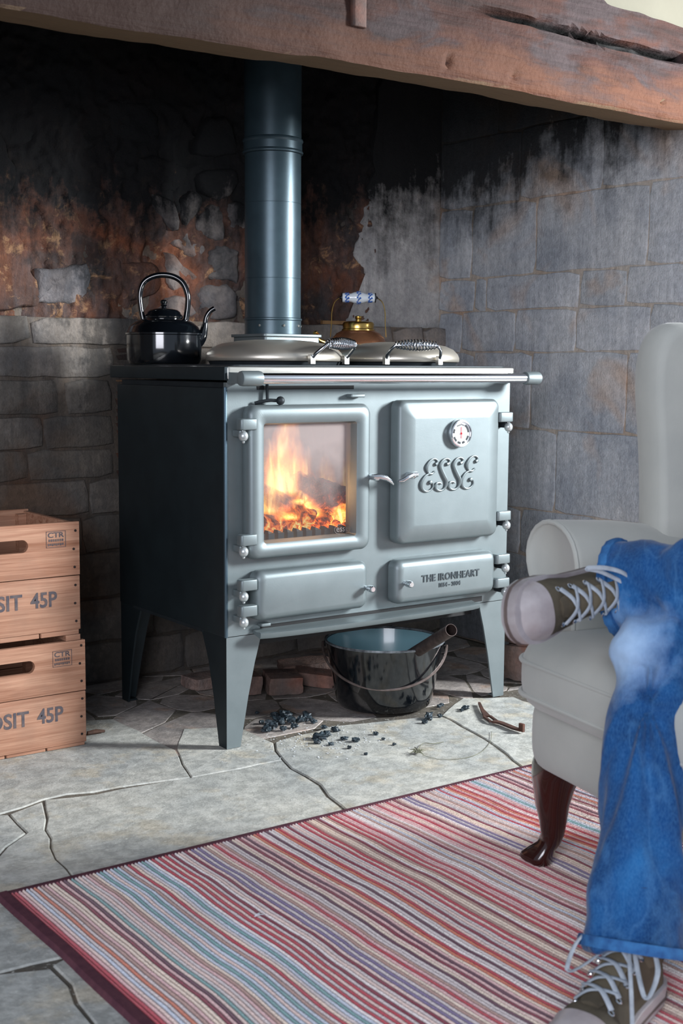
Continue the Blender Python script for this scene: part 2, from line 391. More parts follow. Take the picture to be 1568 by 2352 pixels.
# beam
def beam_mat():
    s = NT('old_oak'); p = s.pos(); xyz = s.sep(p)
    gr = s.mapp(p, (1.6, 9, 14)); n1 = s.noise(gr, 1.6, 6, .62, .5); n2 = s.noise(s.mapp(p, (6, 60, 90)), 1, 5, .6); n3 = s.noise(s.mapp(p, (3, 6, 8)), 1, 5, .6, .4)
    base = s.ramp(n1, [(.28, lin((32, 21, 18))), (.45, lin((70, 40, 31))), (.6, lin((88, 51, 38))), (.78, lin((52, 40, 37)))])
    base = s.mix(s.ramp(n3, [(.5, g(0)), (.58, g(1))]), base, lin((74, 60, 60)))
    # worn paler arris along the lower edge
    low = s.maprange(s.math('ADD', xyz[2], s.math('MULTIPLY', s.math('SUBTRACT', n3, .5), .35)), 1.63, 1.58, 0, .85)
    base = s.mix(low, base, s.ramp(n2, [(.3, lin((80, 46, 31))), (.7, lin((146, 92, 60)))]))
    left_shade = s.maprange(s.math('ADD', xyz[0], s.math('MULTIPLY', s.math('SUBTRACT', n3, .5), .8)), .80, -.30, 0, .88)  # light falling off to the left, put into the beam's colour
    base = s.mix(left_shade, base, lin((30, 20, 17)))
    under = s.math('MULTIPLY', s.maprange(s.sep(s.n('ShaderNodeNewGeometry', 'True Normal'))[2], -.55, -.8, 0, 1), s.maprange(xyz[2], 1.60, 1.58, 0, 1))
    base = s.mix(s.math('MULTIPLY', s.maprange(xyz[1], -.318, -.303, 0, 1), s.maprange(xyz[2], 1.58, 1.6, 0, 1)), base, lin((14, 11, 10)))
    base = s.mix(under, base, s.ramp(n2, [(.2, lin((98, 78, 58))), (.8, lin((146, 124, 94)))]))
    base = s.mix(s.maprange(n2, .35, .75, .1, .7), base, s.mix(1, base, lin((110, 92, 86)), 'MULTIPLY'))
    b = s.bump(s.math('ADD', n2, s.math('MULTIPLY', s.noise(p, 90, 4), .6)), .6, .006)
    return s.fin(Base_Color=base, Roughness=.78, Normal=b, Specular_IOR_Level=.3)
def beam():
    mb = MB(); NU = 300; x0, x1 = -1.75, 1.62
    nf = 26
    crack = [(1060, 8), (1180, 42), (1265, 56), (1330, 78), (1440, 108), (1568, 136)]
    cz = [(lambda p: (p.x, p.z))(onY(x, y, -.33)) for x, y in crack]
    cz2 = [(lambda p: (p.x, p.z))(onY(x, y, -.33)) for x, y in ((960, 2), (1040, 16), (1120, 34), (1180, 45))]
    def dist(x, z, L):
        if x < L[0][0] or x > L[-1][0]: return 9, 0
        for a, b in zip(L, L[1:]):
            if a[0] <= x <= b[0]:
                t = (x-a[0])/(b[0]-a[0]); tt = (x-L[0][0])/(L[-1][0]-L[0][0])
                return abs(z-(a[1]+(b[1]-a[1])*t)), min(1, tt*4, )
        return 9, 0
    rows = []
    for i in range(NU+1):
        x = x0+(x1-x0)*i/NU
        zb = 1.532-.012*max(0, -x)+.004*sin(x*4)+fbm(x*6, 0)*.004
        zt = 1.765+.10*min(1, max(0, (.87-x)/.12))-.07*max(0, x-.98)+fbm(x*5, 4)*.004
        ring = []
        for k in range(nf+1):                                   # front face, bottom to top
            z = zb+.006+(zt-zb)*k/nf
            y = -.33+fbm(x*3, z*9, 1)*.006+fbm(x*14, z*40, 2)*.003
            if k == 0: y += .004
            d, w = dist(x, z, cz)
            if d < .012: y += .045*w*(1-d/.012)
            d, w = dist(x, z, cz2)
            if d < .007: y += .012*w*(1-d/.007)
            for px, py, rad in ((1180, 172, .011), (1028, 140, .012), (1522, 232, .006)):
                q = onY(px, py, -.33); dd = sqrt((x-q.x)**2+(z-q.z)**2)
                if dd < rad: y += .012*(1-(dd/rad)**2)
            ring.append((x, y, z))
        ring += [(x, -.30, zt+.004), (x, -.10, zt+.004), (x, -.13, 1.60), (x, -.15, zb+.026+fbm(x*8, 7)*.006)]
        ring += [(x, -.17+fbm(x*9, 5)*.006, zb+.018), (x, -.25, zb+.008+fbm(x*7, 2)*.002), (x, -.322, zb)]
        rows.append(ring)
    return mb.loft(rows)
bm_ = obj('beam', beam(), beam_mat(), None, smooth=35)
tag(bm_, 'old dark oak lintel beam with cracks and a worn pale lower edge', 'beam')
m_iron = simple('rusty_iron', (58, 46, 42), .7, .3, (96, 62, 50), 30, 120, .4, .002)
for px, py in ((824, 40),):
    p = onY(px, py, -.335)
    k = obj('iron_strap', rbox(MB(), p.x-.018, p.x+.018, -.341, -.325, p.z-.02, p.z+.09, .003, .006), m_iron, None)
    tag(k, 'dark iron strap let into the face of the oak beam', 'strap')

# floor
def floor_mat(name, ca, cb, cc, tint=.12):
    s = NT(name); p = s.pos(); rnd = s.n('ShaderNodeObjectInfo', 'Random')
    n1 = s.noise(p, 3.2, 7, .62, .4); n2 = s.noise(p, 26, 6, .72); n3 = s.noise(p, 110, 4, .7); n4 = s.noise(p, 7, 5, .6)
    base = s.mix(s.ramp(n1, [(.36, g(0)), (.62, g(1))]), lin(ca), lin(cb))
    base = s.mix(s.ramp(n4, [(.54, g(0)), (.64, g(.55))]), base, lin(cc))
    base = s.mix(s.ramp(n2, [(.42, g(.55)), (.58, g(0))]), base, s.mix(1, base, lin((178, 180, 180)), 'MULTIPLY'))
    base = s.mix(s.ramp(n3, [(.60, g(0)), (.72, g(.6))]), base, lin((226, 228, 220)))
    t = s.maprange(rnd, 0, 1, 1-tint, 1+tint*.3)
    base = s.mix(1, base, s.n('ShaderNodeCombineColor', 0, i0=t, i1=t, i2=t), 'MULTIPLY')
    b = s.bump(s.math('ADD', n1, s.math('ADD', s.math('MULTIPLY', n2, .5), s.math('MULTIPLY', n3, .18))), .6, .010)
    return s.fin(Base_Color=base, Roughness=s.maprange(n4, .3, .7, .62, .85), Normal=b, Specular_IOR_Level=.35)
m_flag = floor_mat('worn_flagstone', (200, 198, 188), (172, 174, 170), (194, 182, 158))
m_brickf = floor_mat('dusty_hearth_stone', (178, 168, 160), (142, 136, 134), (176, 142, 118), .2)
m_fmort = floor_mat('floor_mortar', (112, 104, 92), (86, 82, 76), (100, 86, 70), 0)
struct('floor', MB().box(-3.8, 3.6, -5, YW+.3, -.12, -.0035), m_fmort, smooth=0)
fl = bpy.data.objects['floor']
def pf(u, v, d): return (u, v, d)
slabs = [
 [(-300, 1960), (-140, 1905), (0, 1869), (153, 1823), (439, 1785), (400, 1722), (316, 1676), (262, 1652), (60, 1660), (-300, 1735)],
 [(400, 1722), (439, 1785), (648, 1744), (630, 1704), (555, 1668), (418, 1673)],
 [(104, 1838), (439, 1785), (648, 1744), (730, 1803), (775, 1850), (960, 2020), (330, 2150), (168, 2015), (108, 1925)],
 [(-300, 1962), (0, 1871), (23, 1869), (56, 1913), (-20, 1975), (-300, 2070)],
 [(23, 1869), (102, 1842), (108, 1925), (168, 2015), (330, 2150), (153, 2196), (0, 2236), (-300, 2300), (-300, 2072), (-20, 1977), (56, 1913)],
 [(0, 2238), (117, 2222), (219, 2352), (300, 2520), (-300, 2560), (-300, 2302)],
 [(119, 2216), (153, 2196), (330, 2152), (640, 2330), (700, 2560), (320, 2520), (221, 2350)],
 [(648, 1744), (632, 1704), (760, 1668), (900, 1654), (1010, 1642), (1120, 1700), (1240, 1800), (1130, 1960), (962, 2018), (777, 1848), (732, 1801)],
 [(1012, 1641), (1060, 1604), (1180, 1600), (1330, 1650), (1500, 1720), (1400, 1860), (1242, 1798), (1122, 1698)],
]
for P in slabs:
    Q = [onZ(x, y) for x, y in P]; Q = [(q.x, q.y) for q in Q]; R = []
    for k in range(len(Q)):
        a, b = Q[k], Q[(k+1) % len(Q)]; n = max(1, int(sqrt((a[0]-b[0])**2+(a[1]-b[1])**2)/.05))
        for t in range(n):
            x, y = a[0]+(b[0]-a[0])*t/n, a[1]+(b[1]-a[1])*t/n
            R.append((x+fbm(x*9, y*9)*.012, y+fbm(x*9, y*9, 5)*.012))
    obj('flagstone', stone(MB(), inset(R, .0016), pf, random.uniform(-.0010, .0), .0028, None, .02), m_flag, fl, smooth=50, local=True)
# broken hearth paving under the stove
sd = [(onZ(x, y).x, onZ(x, y).y) for x, y in ((330, 1635), (450, 1610), (350, 1580), (480, 1655), (560, 1635), (250, 1625), (640, 1655), (740, 1625), (700, 1575), (830, 1600), (930, 1590), (1040, 1570), (1110, 1570), (1180, 1560), (1230, 1580), (820, 1545), (1000, 1530), (520, 1585), (300, 1540), (150, 1640), (1300, 1600), (900, 1520))]
bb = [(-.9, .0), (-.6, .35), (-.55, .1), (1.25, -.1)]
for P in voronoi(sd+[(-.2, .65), (.1, .72), (.5, .72), (.9, .7), (1.2, .65), (1.25, .4), (-.5, .6)], (-.8, 1.29, .03, YW)):
    if len(P) < 3: continue
    # keep clear of the hand-laid slabs in front: clip at a line a little behind the stove's front
    Q = chaikin(inset(P, .0025), 1)
    if abs(poly_area(Q)) < .001: continue
    obj('hearth_stone', stone(MB(), [(x+random.uniform(-.004, .004), y+random.uniform(-.003, .003)) for x, y in Q], pf, random.uniform(-.003, -.0014), .002, None, .01), m_brickf, fl, smooth=50, local=True)
for (x0, x1, y0, y1) in [(-1.88, -.95, .1, .78), (-1.88, -1.02, -.6, .08), (-1.88, -.98, -1.45, -.62), (1.32, 2.2, -1.6, -.4), (2.21, 3.1, -1.7, -.3), (-2.9, -1.9, -1.9, -.6), (-2.9, -1.6, -.55, .3), (1.32, 3, -.38, .6), (-2.9, -1.7, -3.4, -1.95), (-1.66, -.8, -3.2, -1.5), (-.76, .3, -3.4, -2.5), (.35, 1.5, -3.5, -2.6)]:
    obj('flagstone', stone(MB(), rough_rect(x0, x1, y0, y1, .006, .004), pf, -.0018, .0016, None, .02), m_flag, fl, smooth=50, local=True)
# ================================================ THE STOVE
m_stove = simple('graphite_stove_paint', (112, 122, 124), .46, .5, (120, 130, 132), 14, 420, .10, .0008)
m_side_shade = simple('shaded_side_paint', (40, 50, 54), .5, .55, (34, 42, 46), 14, 300, .1, .0006)  # stove paint darkened: shade of the left side put into the colour
m_black = simple('matt_black', (12, 13, 15), .7)
m_chrome = simple('polished_steel', (225, 228, 232), .16, 1, bst=0)
m_steel = simple('brushed_steel', (206, 206, 200), .32, .8, (170, 168, 160), 10, 200, .06, .0006, stretch=(1, 6, 6))
m_lid = simple('brushed_lid', (214, 206, 192), .34, .75, (196, 190, 178), 5, 300, .05, .0004)
m_cast = simple('dark_cast_iron', (46, 52, 56), .55, .5, (34, 40, 44), 20, 200, .15, .001)
SW, SD, Z1, ZT = .888, .557, .269, .866
st = thing('cooking_stove', 'grey cast iron range stove on four tapered legs with a fire behind glass', 'stove', (.444, .28, 0))
def pt(name, mb, mat=m_stove, parent=st, **k): return obj(name, mb, mat, parent, **k)
# body as a shell so that the firebox is really hollow
b = MB()
b.box(.012, SW, .30, SD, Z1, ZT); b.box(.48, SW, .012, .30, Z1, ZT); b.box(.012, .48, .012, .30, Z1, .462); b.box(.012, .48, .012, .30, .80, ZT); b.box(.012, .05, .012, .30, .462, .80)
pt('body', b, m_cast, smooth=0)
fp = MB()                                                       # front plate with the firebox opening
def frame(mb, o, i, y0, y1):
    (a, b_, c, d), (e, f, g_, h) = o, i
    for x0, x1, z0, z1 in ((a, e, c, d), (f, b_, c, d), (e, f, c, g_), (e, f, h, d)): mb.box(x0, x1, y0, y1, z0, z1)
frame(fp, (.002, SW, Z1, ZT), (.085, .352, .488, .776), 0, .012)
pt('front_plate', fp, smooth=0)
pt('side_panel', rbox(MB(), -.003, .014, .004, SD, Z1, ZT-.012, .003, .003), m_side_shade, label='dark left side panel')
pt('side_panel', rbox(MB(), SW-.012, SW+.002, .012, SD, Z1, ZT-.012, .003, .003), m_stove)
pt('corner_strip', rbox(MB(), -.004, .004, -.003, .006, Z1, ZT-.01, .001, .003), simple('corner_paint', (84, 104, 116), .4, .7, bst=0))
# hob
hp = MB(); rbox(hp, -.006, SW+.008, -.012, SD+.035, .872, .903, .004, .012); pt('hob_plate', hp, m_steel)
pt('hob_plate_side', rbox(MB(), -.0085, .012, -.010, SD+.03, .871, .9025, .002, .002), m_side_shade)
hb = MB(); rbox(hb, .02, SW-.012, .0, SD+.02, .902, .9075, .002, .02); pt('hob_top', hb, m_cast)
# towel rail
RY, RZ = -.07, .876
rl = pt('rail', MB().tube([(.03, RY, RZ), (.90, RY, RZ)], .0125, 20), m_chrome)
for x0, x1 in ((-.004, .052), (.874, .925)):
    c = MB(); c.lathe([(.012, x0), (.0165, x0+.002), (.0175, x0+.006), (.0175, x1-.006), (.0165, x1-.001), (.0125, x1)], (0, RY, RZ), 20, axis='x')
    xa = x0+.006 if x0 < .1 else x0+.004
    if x0 < .1: c.loft([[(xa, -.004, RZ-.012), (xa+.03, -.004, RZ-.012), (xa+.03, -.004, RZ+.014), (xa, -.004, RZ+.014)], [(xa, RY+.01, RZ-.012), (xa+.03, RY+.01, RZ-.012), (xa+.03, RY+.01, RZ+.012), (xa, RY+.01, RZ+.012)]])
    else: c.loft([[(SW-.02, -.004, RZ-.012), (SW, -.004, RZ-.012), (SW, -.004, RZ+.014), (SW-.02, -.004, RZ+.014)], [(xa, RY+.01, RZ-.010), (xa+.02, RY+.01, RZ-.010), (xa+.02, RY+.01, RZ+.010), (xa, RY+.01, RZ+.010)]])
    obj('rail_bracket', c, m_stove, rl, smooth=40)
# hinges
def hinge(parent, x, ztop, side):
    """side -1: pivot left of the door. Knuckle block, pin and ball, and the lug on the front plate"""
    yk = -.034
    k = MB(); xs = (x-.012, x+.034) if side < 0 else (x-.040, x+.010)
    rbox(k, xs[0], xs[1], yk-.012, yk+.014, ztop-.026, ztop, .003, .007)
    obj('hinge', k, m_stove, parent)
    l = MB(); rbox(l, x-.010, x+.010, -.036, .0, ztop-.042, ztop-.0265, .002, .006); 
    obj('hinge_lug', l, m_cast if side > 0 else m_stove, parent)
    bl = MB(); bl.tube([(x, yk, ztop-.027), (x, yk, ztop-.033)], .005, 10); bl.ball((x, yk-.002, ztop-.040), .0115, 16, sc=(1, 1, 1.08)); bl.ball((x, yk-.002, ztop-.0535), .0035, 8)
    obj('hinge_ball', bl, simple('satin_knob', (190, 196, 196), .3, .6, bst=0) if 'satin_knob' not in bpy.data.materials else bpy.data.materials['satin_knob'], parent)
# firebox door
L = [(.004, -.002, .02), (0, -.008, .022), (0, -.026, .022), (.004, -.035, .022), (.012, -.040, .020), (.034, -.038, .014), (.042, -.033, .008), (.046, -.016, .004), (.047, -.003, .004)]
fd = pt('firebox_door', panel(MB(), .041, .394, .454, .814, L[:1]+L[1:], 6, cap1=False))
bpy.data.objects.remove(fd); mb = MB(); rings = [[(x, y, z) for x, z in rrect(.041+i, .394-i, .454+i*.85, .814-i, r, 6)] for i, y, r in L]; rings.append(rings[0]); mb.loft(rings, False, False)
fd = pt('firebox_door', mb)
def glass_mat():
    s = NT('sooty_fire_glass'); nt = s.t
    p = s.pos(); xyz = s.sep(p)
    tr = nt.nodes.new('ShaderNodeBsdfTransparent'); tr.inputs[0].default_value = (.93, .93, .93, 1)
    gl = nt.nodes.new('ShaderNodeBsdfGlossy'); gl.inputs['Roughness'].default_value = .05
    df = nt.nodes.new('ShaderNodeBsdfDiffuse'); df.inputs[0].default_value = lin((190, 176, 172))
    m1 = nt.nodes.new('ShaderNodeMixShader'); m2 = nt.nodes.new('ShaderNodeMixShader')
    n = s.noise(p, 9, 3)
    haze = s.math('MULTIPLY', s.maprange(s.math('ADD', xyz[2], s.math('MULTIPLY', s.math('SUBTRACT', n, .5), .3)), .56, .74, .04, .42), 1.0)
    s.set(m1.inputs[0], haze); nt.links.new(tr.outputs[0], m1.inputs[1]); nt.links.new(df.outputs[0], m1.inputs[2])
    m2.inputs[0].default_value = .04; nt.links.new(m1.outputs[0], m2.inputs[1]); nt.links.new(gl.outputs[0], m2.inputs[2])
    nt.links.new(m2.outputs[0], s.out.inputs[0]); return s.m
obj('glass_pane', MB().box(.084, .352, -.013, -.009, .487, .777), glass_mat(), fd, smooth=0)
hinge(fd, .026, .784, -1); hinge(fd, .026, .516, -1)
def lever(parent, x, z, s_):
    k = MB(); P = [(x, -.038, z), (x, -.060, z)]
    k.tube(P, .008, 12); k.ball((x, -.062, z), .0105, 14, sc=(1.15, .9, .9))
    k.tube([(x-s_*.012, -.062, z+.002), (x+s_*.006, -.065, z+.002), (x+s_*.022, -.069, z-.002), (x+s_*.036, -.069, z-.010), (x+s_*.048, -.066, z-.019 if s_ > 0 else z-.012)], [.008, .0085, .008, .006, .003], 12, flat=.9)
    obj('handle', k, m_chrome, parent)
lever(fd, .392, .634, 1)
lg_ = MB()
def text_mb(body, size, x, z, y, depth, sx=1.0, shear=0, xform=None, align='LEFT', spacing=1.0, bold=0):
    cu_ = bpy.data.curves.new('t', 'FONT'); cu_.body = body; cu_.size = size; cu_.extrude = depth; cu_.align_x = align; cu_.shear = shear; cu_.resolution_u = 3; cu_.space_character = spacing; cu_.offset = bold
    o = bpy.data.objects.new('t', cu_); C.objects.link(o); dg = bpy.context.evaluated_depsgraph_get(); dg.update()
    me = o.evaluated_get(dg).to_mesh(); mb = MB()
    vs = [xform(v.co) if xform else (x+v.co.x*sx, y-v.co.z, z+v.co.y) for v in me.vertices]
    mb.add(vs, [tuple(p.vertices) for p in me.polygons]); o.evaluated_get(dg).to_mesh_clear(); bpy.data.objects.remove(o); bpy.data.curves.remove(cu_); return mb
m_etch = simple('etched_white', (120, 112, 108), .8, bst=0)
gm = text_mb('esse', .022, .305, .500, -.0135, .0002, 1.0)
gm.tube([(.3235+.024*cos(a*pi/20), -.0135, .5055+.013*sin(a*pi/20)) for a in range(40)], .0006, 5, closed=True)
obj('etched_emblem', gm, m_etch, fd, smooth=0)
# oven door
L = [(.004, -.002, .018), (0, -.006, .020), (0, -.030, .020), (.003, -.037, .020), (.008, -.041, .018), (.044, -.0475, .004), (.048, -.0475, .004)]
od = pt('oven_door', panel(MB(), .478, .817, .457, .821, L, 6))
hinge(od, .852, .786, 1); hinge(od, .852, .522, 1)
lever(od, .505, .634, -1)
# raised flowing lettering: strokes traced in door coordinates
def stroke(mb, pts, w, y):
    P = []
    for i in range(len(pts)-1):
        p0, p1, p2, p3 = pts[max(i-1, 0)], pts[i], pts[i+1], pts[min(i+2, len(pts)-1)]
        for k in range(5):
            t = k/5; P.append(tuple(.5*((2*p1[j])+(-p0[j]+p2[j])*t+(2*p0[j]-5*p1[j]+4*p2[j]-p3[j])*t*t+(-p0[j]+3*p1[j]-3*p2[j]+p3[j])*t**3) for j in (0, 1, 2)))
    P.append(pts[-1])
    mb.tube([(p[0], y, p[1]) for p in P], [max(.0012, p[2]*w) for p in P], 8)
def crop2(x, y): q = onY(780+x/3.267, 780+y/3.267, -.0475); return q.x, q.z
E_ = [(712, 938, 1.6), (724, 928, 1.5), (728, 908, .8), (705, 894, .7), (672, 912, 1), (648, 955, 1.5), (656, 992, 1), (668, 1004, .8), (636, 1024, .9), (610, 1070, 1.5), (610, 1112, 1.4), (636, 1138, .9), (668, 1134, .8), (694, 1106, .8), (692, 1078, .9), (676, 1070, 1.7), (668, 1078, 1.7)]
E2 = [(660, 1004, .7), (682, 1008, 1.2), (694, 1000, .8), (706, 990, .9)]
S_ = [(796, 936, 1.6), (812, 930, 1.5), (822, 908, .9), (800, 893, .7), (770, 906, 1), (750, 940, 1.4), (758, 976, 1.6), (776, 1018, 1.8), (794, 1058, 1.7), (790, 1100, 1.3), (766, 1128, 1), (736, 1132, .9), (714, 1112, 1.2), (720, 1082, 1.1), (742, 1074, .8), (756, 1082, .9)]
lt = MB()
for P, dx, dy in ((E_, 0, 0), (E2, 0, 0), (S_, 0, 0), (S_, 100, -8), (E_, 302, -22), (E2, 302, -22)):
    stroke(lt, [crop2(x+dx, y+dy)+(w,) for x, y, w in P], .0031, -.0496)
obj('raised_lettering', lt, m_stove, od)
# thermometer
th = obj('thermometer', MB().lathe([(.026, -.046), (.034, -.047), (.036, -.050), (.036, -.060), (.0345, -.063), (.031, -.064), (.030, -.060)], (.664, 0, .735), 36, axis='y'), m_chrome, od)
# (dial and marks are sub-parts of the door's thermometer group, so they hang from the door)
dl = MB().lathe([(.0302, -.058), (.0302, -.0605)], (.664, 0, .735), 36, axis='y'); obj('dial', dl, simple('dial_white', (232, 236, 238), .4, bst=0), od)
mk = MB(); m_ink = simple('black_ink', (26, 30, 36), .7, bst=0)
for a0, a1 in ((200, 232), (242, 268), (278, 300), (152, 178), (315, 345), (5, 55)):
    ring = []
    for k in range(7):
        a = radians(a0+(a1-a0)*k/6); ring.append([(.664+r*cos(a), -.0608, .735+r*sin(a)) for r in (.0215, .0275)])
    mk.loft([[p[0], p[1], (p[1][0], -.0602, p[1][2]), (p[0][0], -.0602, p[0][2])] for p in ring])
for i in range(-3, 4): mk.box(.664+i*.0042-.0014, .664+i*.0042+.0014, -.0609, -.0602, .756-abs(i)*.0012, .760-abs(i)*.0012)
obj('dial_marks', mk, m_ink, od, smooth=0)
nd = MB(); nd.box(.6632, .6650, -.0625, -.0616, .722, .752); nd.ball((.664, -.062, .735), .003, 8)
obj('needle', nd, simple('needle_red', (200, 40, 50), .5, bst=0), od)
# ash doors
L = [(.004, -.002, .018), (0, -.006, .020), (0, -.026, .020), (.004, -.034, .019), (.010, -.039, .015), (.018, -.041, .010)]
ad = pt('ash_door', panel(MB(), .060, .388, .306, .425, L, 6))
bd = pt('ash_door', panel(MB(), .474, .815, .303, .416, L, 6), label='small door with raised name')
hinge(ad, .026, .410, -1); hinge(ad, .026, .349, -1); hinge(bd, .852, .405, 1); hinge(bd, .852, .340, 1)
for par, x, z in ((ad, .378, .358), (bd, .500, .358)):
    k = MB(); k.lathe([(.0055, -.036), (.0055, -.050), (.0085, -.052), (.0085, -.068), (.006, -.071)], (x, 0, z), 14, axis='y'); obj('knob', k, m_chrome, par)
tx = text_mb('THE IRONHEART', .0255, .556, .355, -.0412, .0016, .93, spacing=1.1, bold=.0006); tx2 = text_mb('1854 - 2004', .0145, .612, .337, -.0412, .0014, .98, spacing=1.08, bold=.0006)
tx.add(tx2.v, tx2.f)
obj('raised_lettering', tx, simple('letter_paint', (70, 78, 82), .5, .6, bst=0), bd, smooth=0)
# small controls on the front plate
cl = MB(); cl.tube([(.108, -.008, .862), (.108, -.010, .824)], .004, 8); cl.tube([(.075, -.006, .818), (.092, -.018, .823), (.108, -.024, .825), (.124, -.028, .824)], .004, 8); cl.ball((.131, -.030, .824), .0105, 14)
pt('damper_lever', cl, m_cast)
pt('air_slot', MB().box(.085, .365, -.0012, .004, .849, .858), m_black, smooth=0)
sh = MB(); rbox(sh, .342, .386, -.022, .002, .829, .837, .002, .004); pt('air_slider', sh, m_stove)
# ash lip below the doors
al = MB()
prof = [(-.004, .281), (-.030, .2775), (-.052, .2795), (-.060, .2775), (-.058, .268), (-.054, .264), (-.030, .268), (-.004, .272)]
rings = []
for i in range(25):
    t = i/24; x = .072+.69*t; bow = sin(pi*t)**.5 if 0 < t < 1 else 0
    rings.append([(x, y*(.62+.38*bow), z) for y, z in prof])
al.loft(rings); pt('ash_lip', al)
pt('ash_slot', MB().box(.094, .80, -.0018, .004, .2745, .2885), m_black, smooth=0)
ct = MB(); rbox(ct, .085, .112, -.020, -.001, .289, .2955, .001, .003); pt('catch', ct, m_stove)
pt('base_pan', MB().box(.10, .79, .03, .52, .235, .272), m_black, smooth=0)
# legs: pressed angle plates
for sx, sy in ((0, 0), (1, 0), (0, 1), (1, 1)):
    lb = MB(); t = .005
    X = (lambda x: x) if sx == 0 else (lambda x: SW-x)
    Y = (lambda y: y) if sy == 0 else (lambda y: SD-y)
    zs = [(0, .038, .036), (.12, .060, .062), (.2, .078, .085), (.25, .092, .108), (.2705, .096, .118)]
    fr = [[(X(0), Y(0), z), (X(w), Y(0), z), (X(w), Y(t), z), (X(t), Y(t), z), (X(t), Y(d), z), (X(0), Y(d), z)] for z, w, d in zs]
    lb.loft(fr); lb.box(min(X(t), X(.03)), max(X(t), X(.03)), min(Y(t), Y(.03)), max(Y(t), Y(.03)), 0, .004)
    lo = pt('leg', lb, m_stove if sy == 0 or sx == 1 else m_side_shade, smooth=25)
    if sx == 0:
        lo.data.materials.append(m_side_shade)
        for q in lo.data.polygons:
            if abs(q.normal.x) > .8 and q.area > .0004: q.material_index = 1  # side faces of the left legs take the shaded paint
pt('body_rim', MB().box(-.0035, .003, .11, SD-.08, Z1-.004, Z1+.004), m_cast, smooth=0)
# hotplate lids
def lid(cx, cy, R, ang, name='hotplate_lid'):
    z0 = .907
    k = MB().lathe([(R*.94, z0), (R*.96, z0+.008), (R*.985, z0+.009)], (cx, cy, 0), 56)
    base = pt('hotplate_ring', k, m_cast)
    P = [(R*.985, z0+.0095), (R, z0+.012), (R*1.0, z0+.021), (R*.975, z0+.031), (R*.90, z0+.044), (R*.78, z0+.053), (R*.55, z0+.060), (R*.3, z0+.0635), (0.001, z0+.0645)]
    l = pt(name, MB().lathe(P, (cx, cy, 0), 64), m_lid, smooth=60)
    ca, sa = cos(ang), sin(ang); px, py = cx+ca*(R*.98), cy+sa*(R*.98)      # handle stands at the rim, spans tangentially
    tx_, ty_ = -sa, ca; H = .062; zc = z0+.022
    W2 = .072
    def q(t, o, z): return (px+tx_*t+ca*o, py+ty_*t+sa*o, z)
    rod = MB().tube([q(-W2, -.004, zc-.016), q(-W2, .002, zc-.004), q(-W2*1.0, .012, zc+.006), q(-W2*.92, .030, zc+.020), q(-W2*.78, .036, zc+.030), q(0, .038, zc+.032), q(W2*.78, .036, zc+.030), q(W2*.92, .030, zc+.020), q(W2, .012, zc+.006), q(W2, .002, zc-.004), q(W2, -.004, zc-.016)], .0042, 10)
    obj('handle_rod', rod, m_chrome, l)
    N = 14*14; sp = []
    for i in range(N+1):
        t = -1+2*i/N; r = .0075+.0065*(1-t*t); a = 2*pi*14*i/N
        c = Vector(q(t*W2*.80, .037, zc+.031)); sp.append(c+Vector((ca, sa, 0))*(r*cos(a))+Vector((0, 0, 1))*(r*sin(a)))
    obj('spring_grip', MB().tube(sp, .0021, 6), m_chrome, l)
    for s_ in (-1, 1):
        mt = MB(); a = q(s_*W2, .0, zc-.004); mt.box(a[0]-.007, a[0]+.007, a[1]-.006, a[1]+.006, z0+.003, zc+.004)
        obj('handle_mount', mt, m_steel, l)
lid(.285, .235, .176, radians(-71)); lid(.685, .235, .170, radians(-114))
pt('flue_collar', rbox(MB(), .358, .540, .398, .565, .905, .985, .004, .008), m_stove)
cv = MB(); rbox(cv, .352, .546, .392, .571, .983, .991, .002, .010); obj('collar_plate', cv, m_stove, st)
# logs, embers, flames and fire bars inside the firebox
m_brk = simple('firebrick', (98, 86, 82), .9, 0, (74, 64, 60), 6, 60, .3, .003)
fb = MB(); frame(fb, (.05, .48, .462, .80), (.056, .474, .468, .794), .014, .29); fb.box(.056, .474, .284, .298, .468, .794)
pt('firebox_lining', fb, m_brk, smooth=0)
gb = pt('fire_grate', MB().box(.058, .472, .016, .022, .468, .486), m_cast, smooth=0)
for i in range(15):
    x = .072+i*.0272; k = MB().loft([[(x, .014, .468), (x+.017, .014, .468), (x+.017, .040, .468), (x, .040, .468)], [(x, .014, .505), (x+.017, .014, .505), (x+.017, .036, .505), (x, .036, .505)], [(x+.001, .018, .512), (x+.016, .022, .506), (x+.016, .034, .506), (x+.001, .034, .512)]])
    obj('grate_bar', k, m_cast, gb, smooth=0)
def ember_mat(name, zlo, zhi, strength, dark=(30, 20, 16)):
    s = NT(name); p = s.pos(); z = s.sep(p)[2]
    n = s.noise(p, 34, 6, .7, .8); v = s.n('ShaderNodeTexVoronoi', 'Distance', {'feature': 'DISTANCE_TO_EDGE'}, Vector=s.mix(.12, p, s.n('ShaderNodeTexNoise', 'Color', Vector=p, Scale=30.)), Scale=55.)
    heat = s.math('ADD', s.maprange(z, zlo, zhi, 1, 0), s.math('MULTIPLY', s.math('SUBTRACT', n, .5), 1.7), clamp=True)
    heat = s.math('MAXIMUM', s.math('MULTIPLY', heat, s.maprange(n, .35, .6, .25, 1)), s.math('MULTIPLY', s.maprange(v, .0, .06, .55, 0), s.maprange(z, zlo, zhi+.03, 1, .15)))
    col = s.ramp(heat, [(0, g(0)), (.28, (.12, .008, .002, 1)), (.55, (.9, .13, .012, 1)), (.8, (1, .42, .07, 1)), (1, (1, .78, .3, 1))])
    b = s.bump(s.math('ADD', n, s.math('MULTIPLY', v, 3)), .8, .01)
    return s.fin(Base_Color=s.mix(n, lin(dark), lin((86, 64, 52))), Roughness=.9, Emission_Color=col, Emission_Strength=strength, Normal=b)
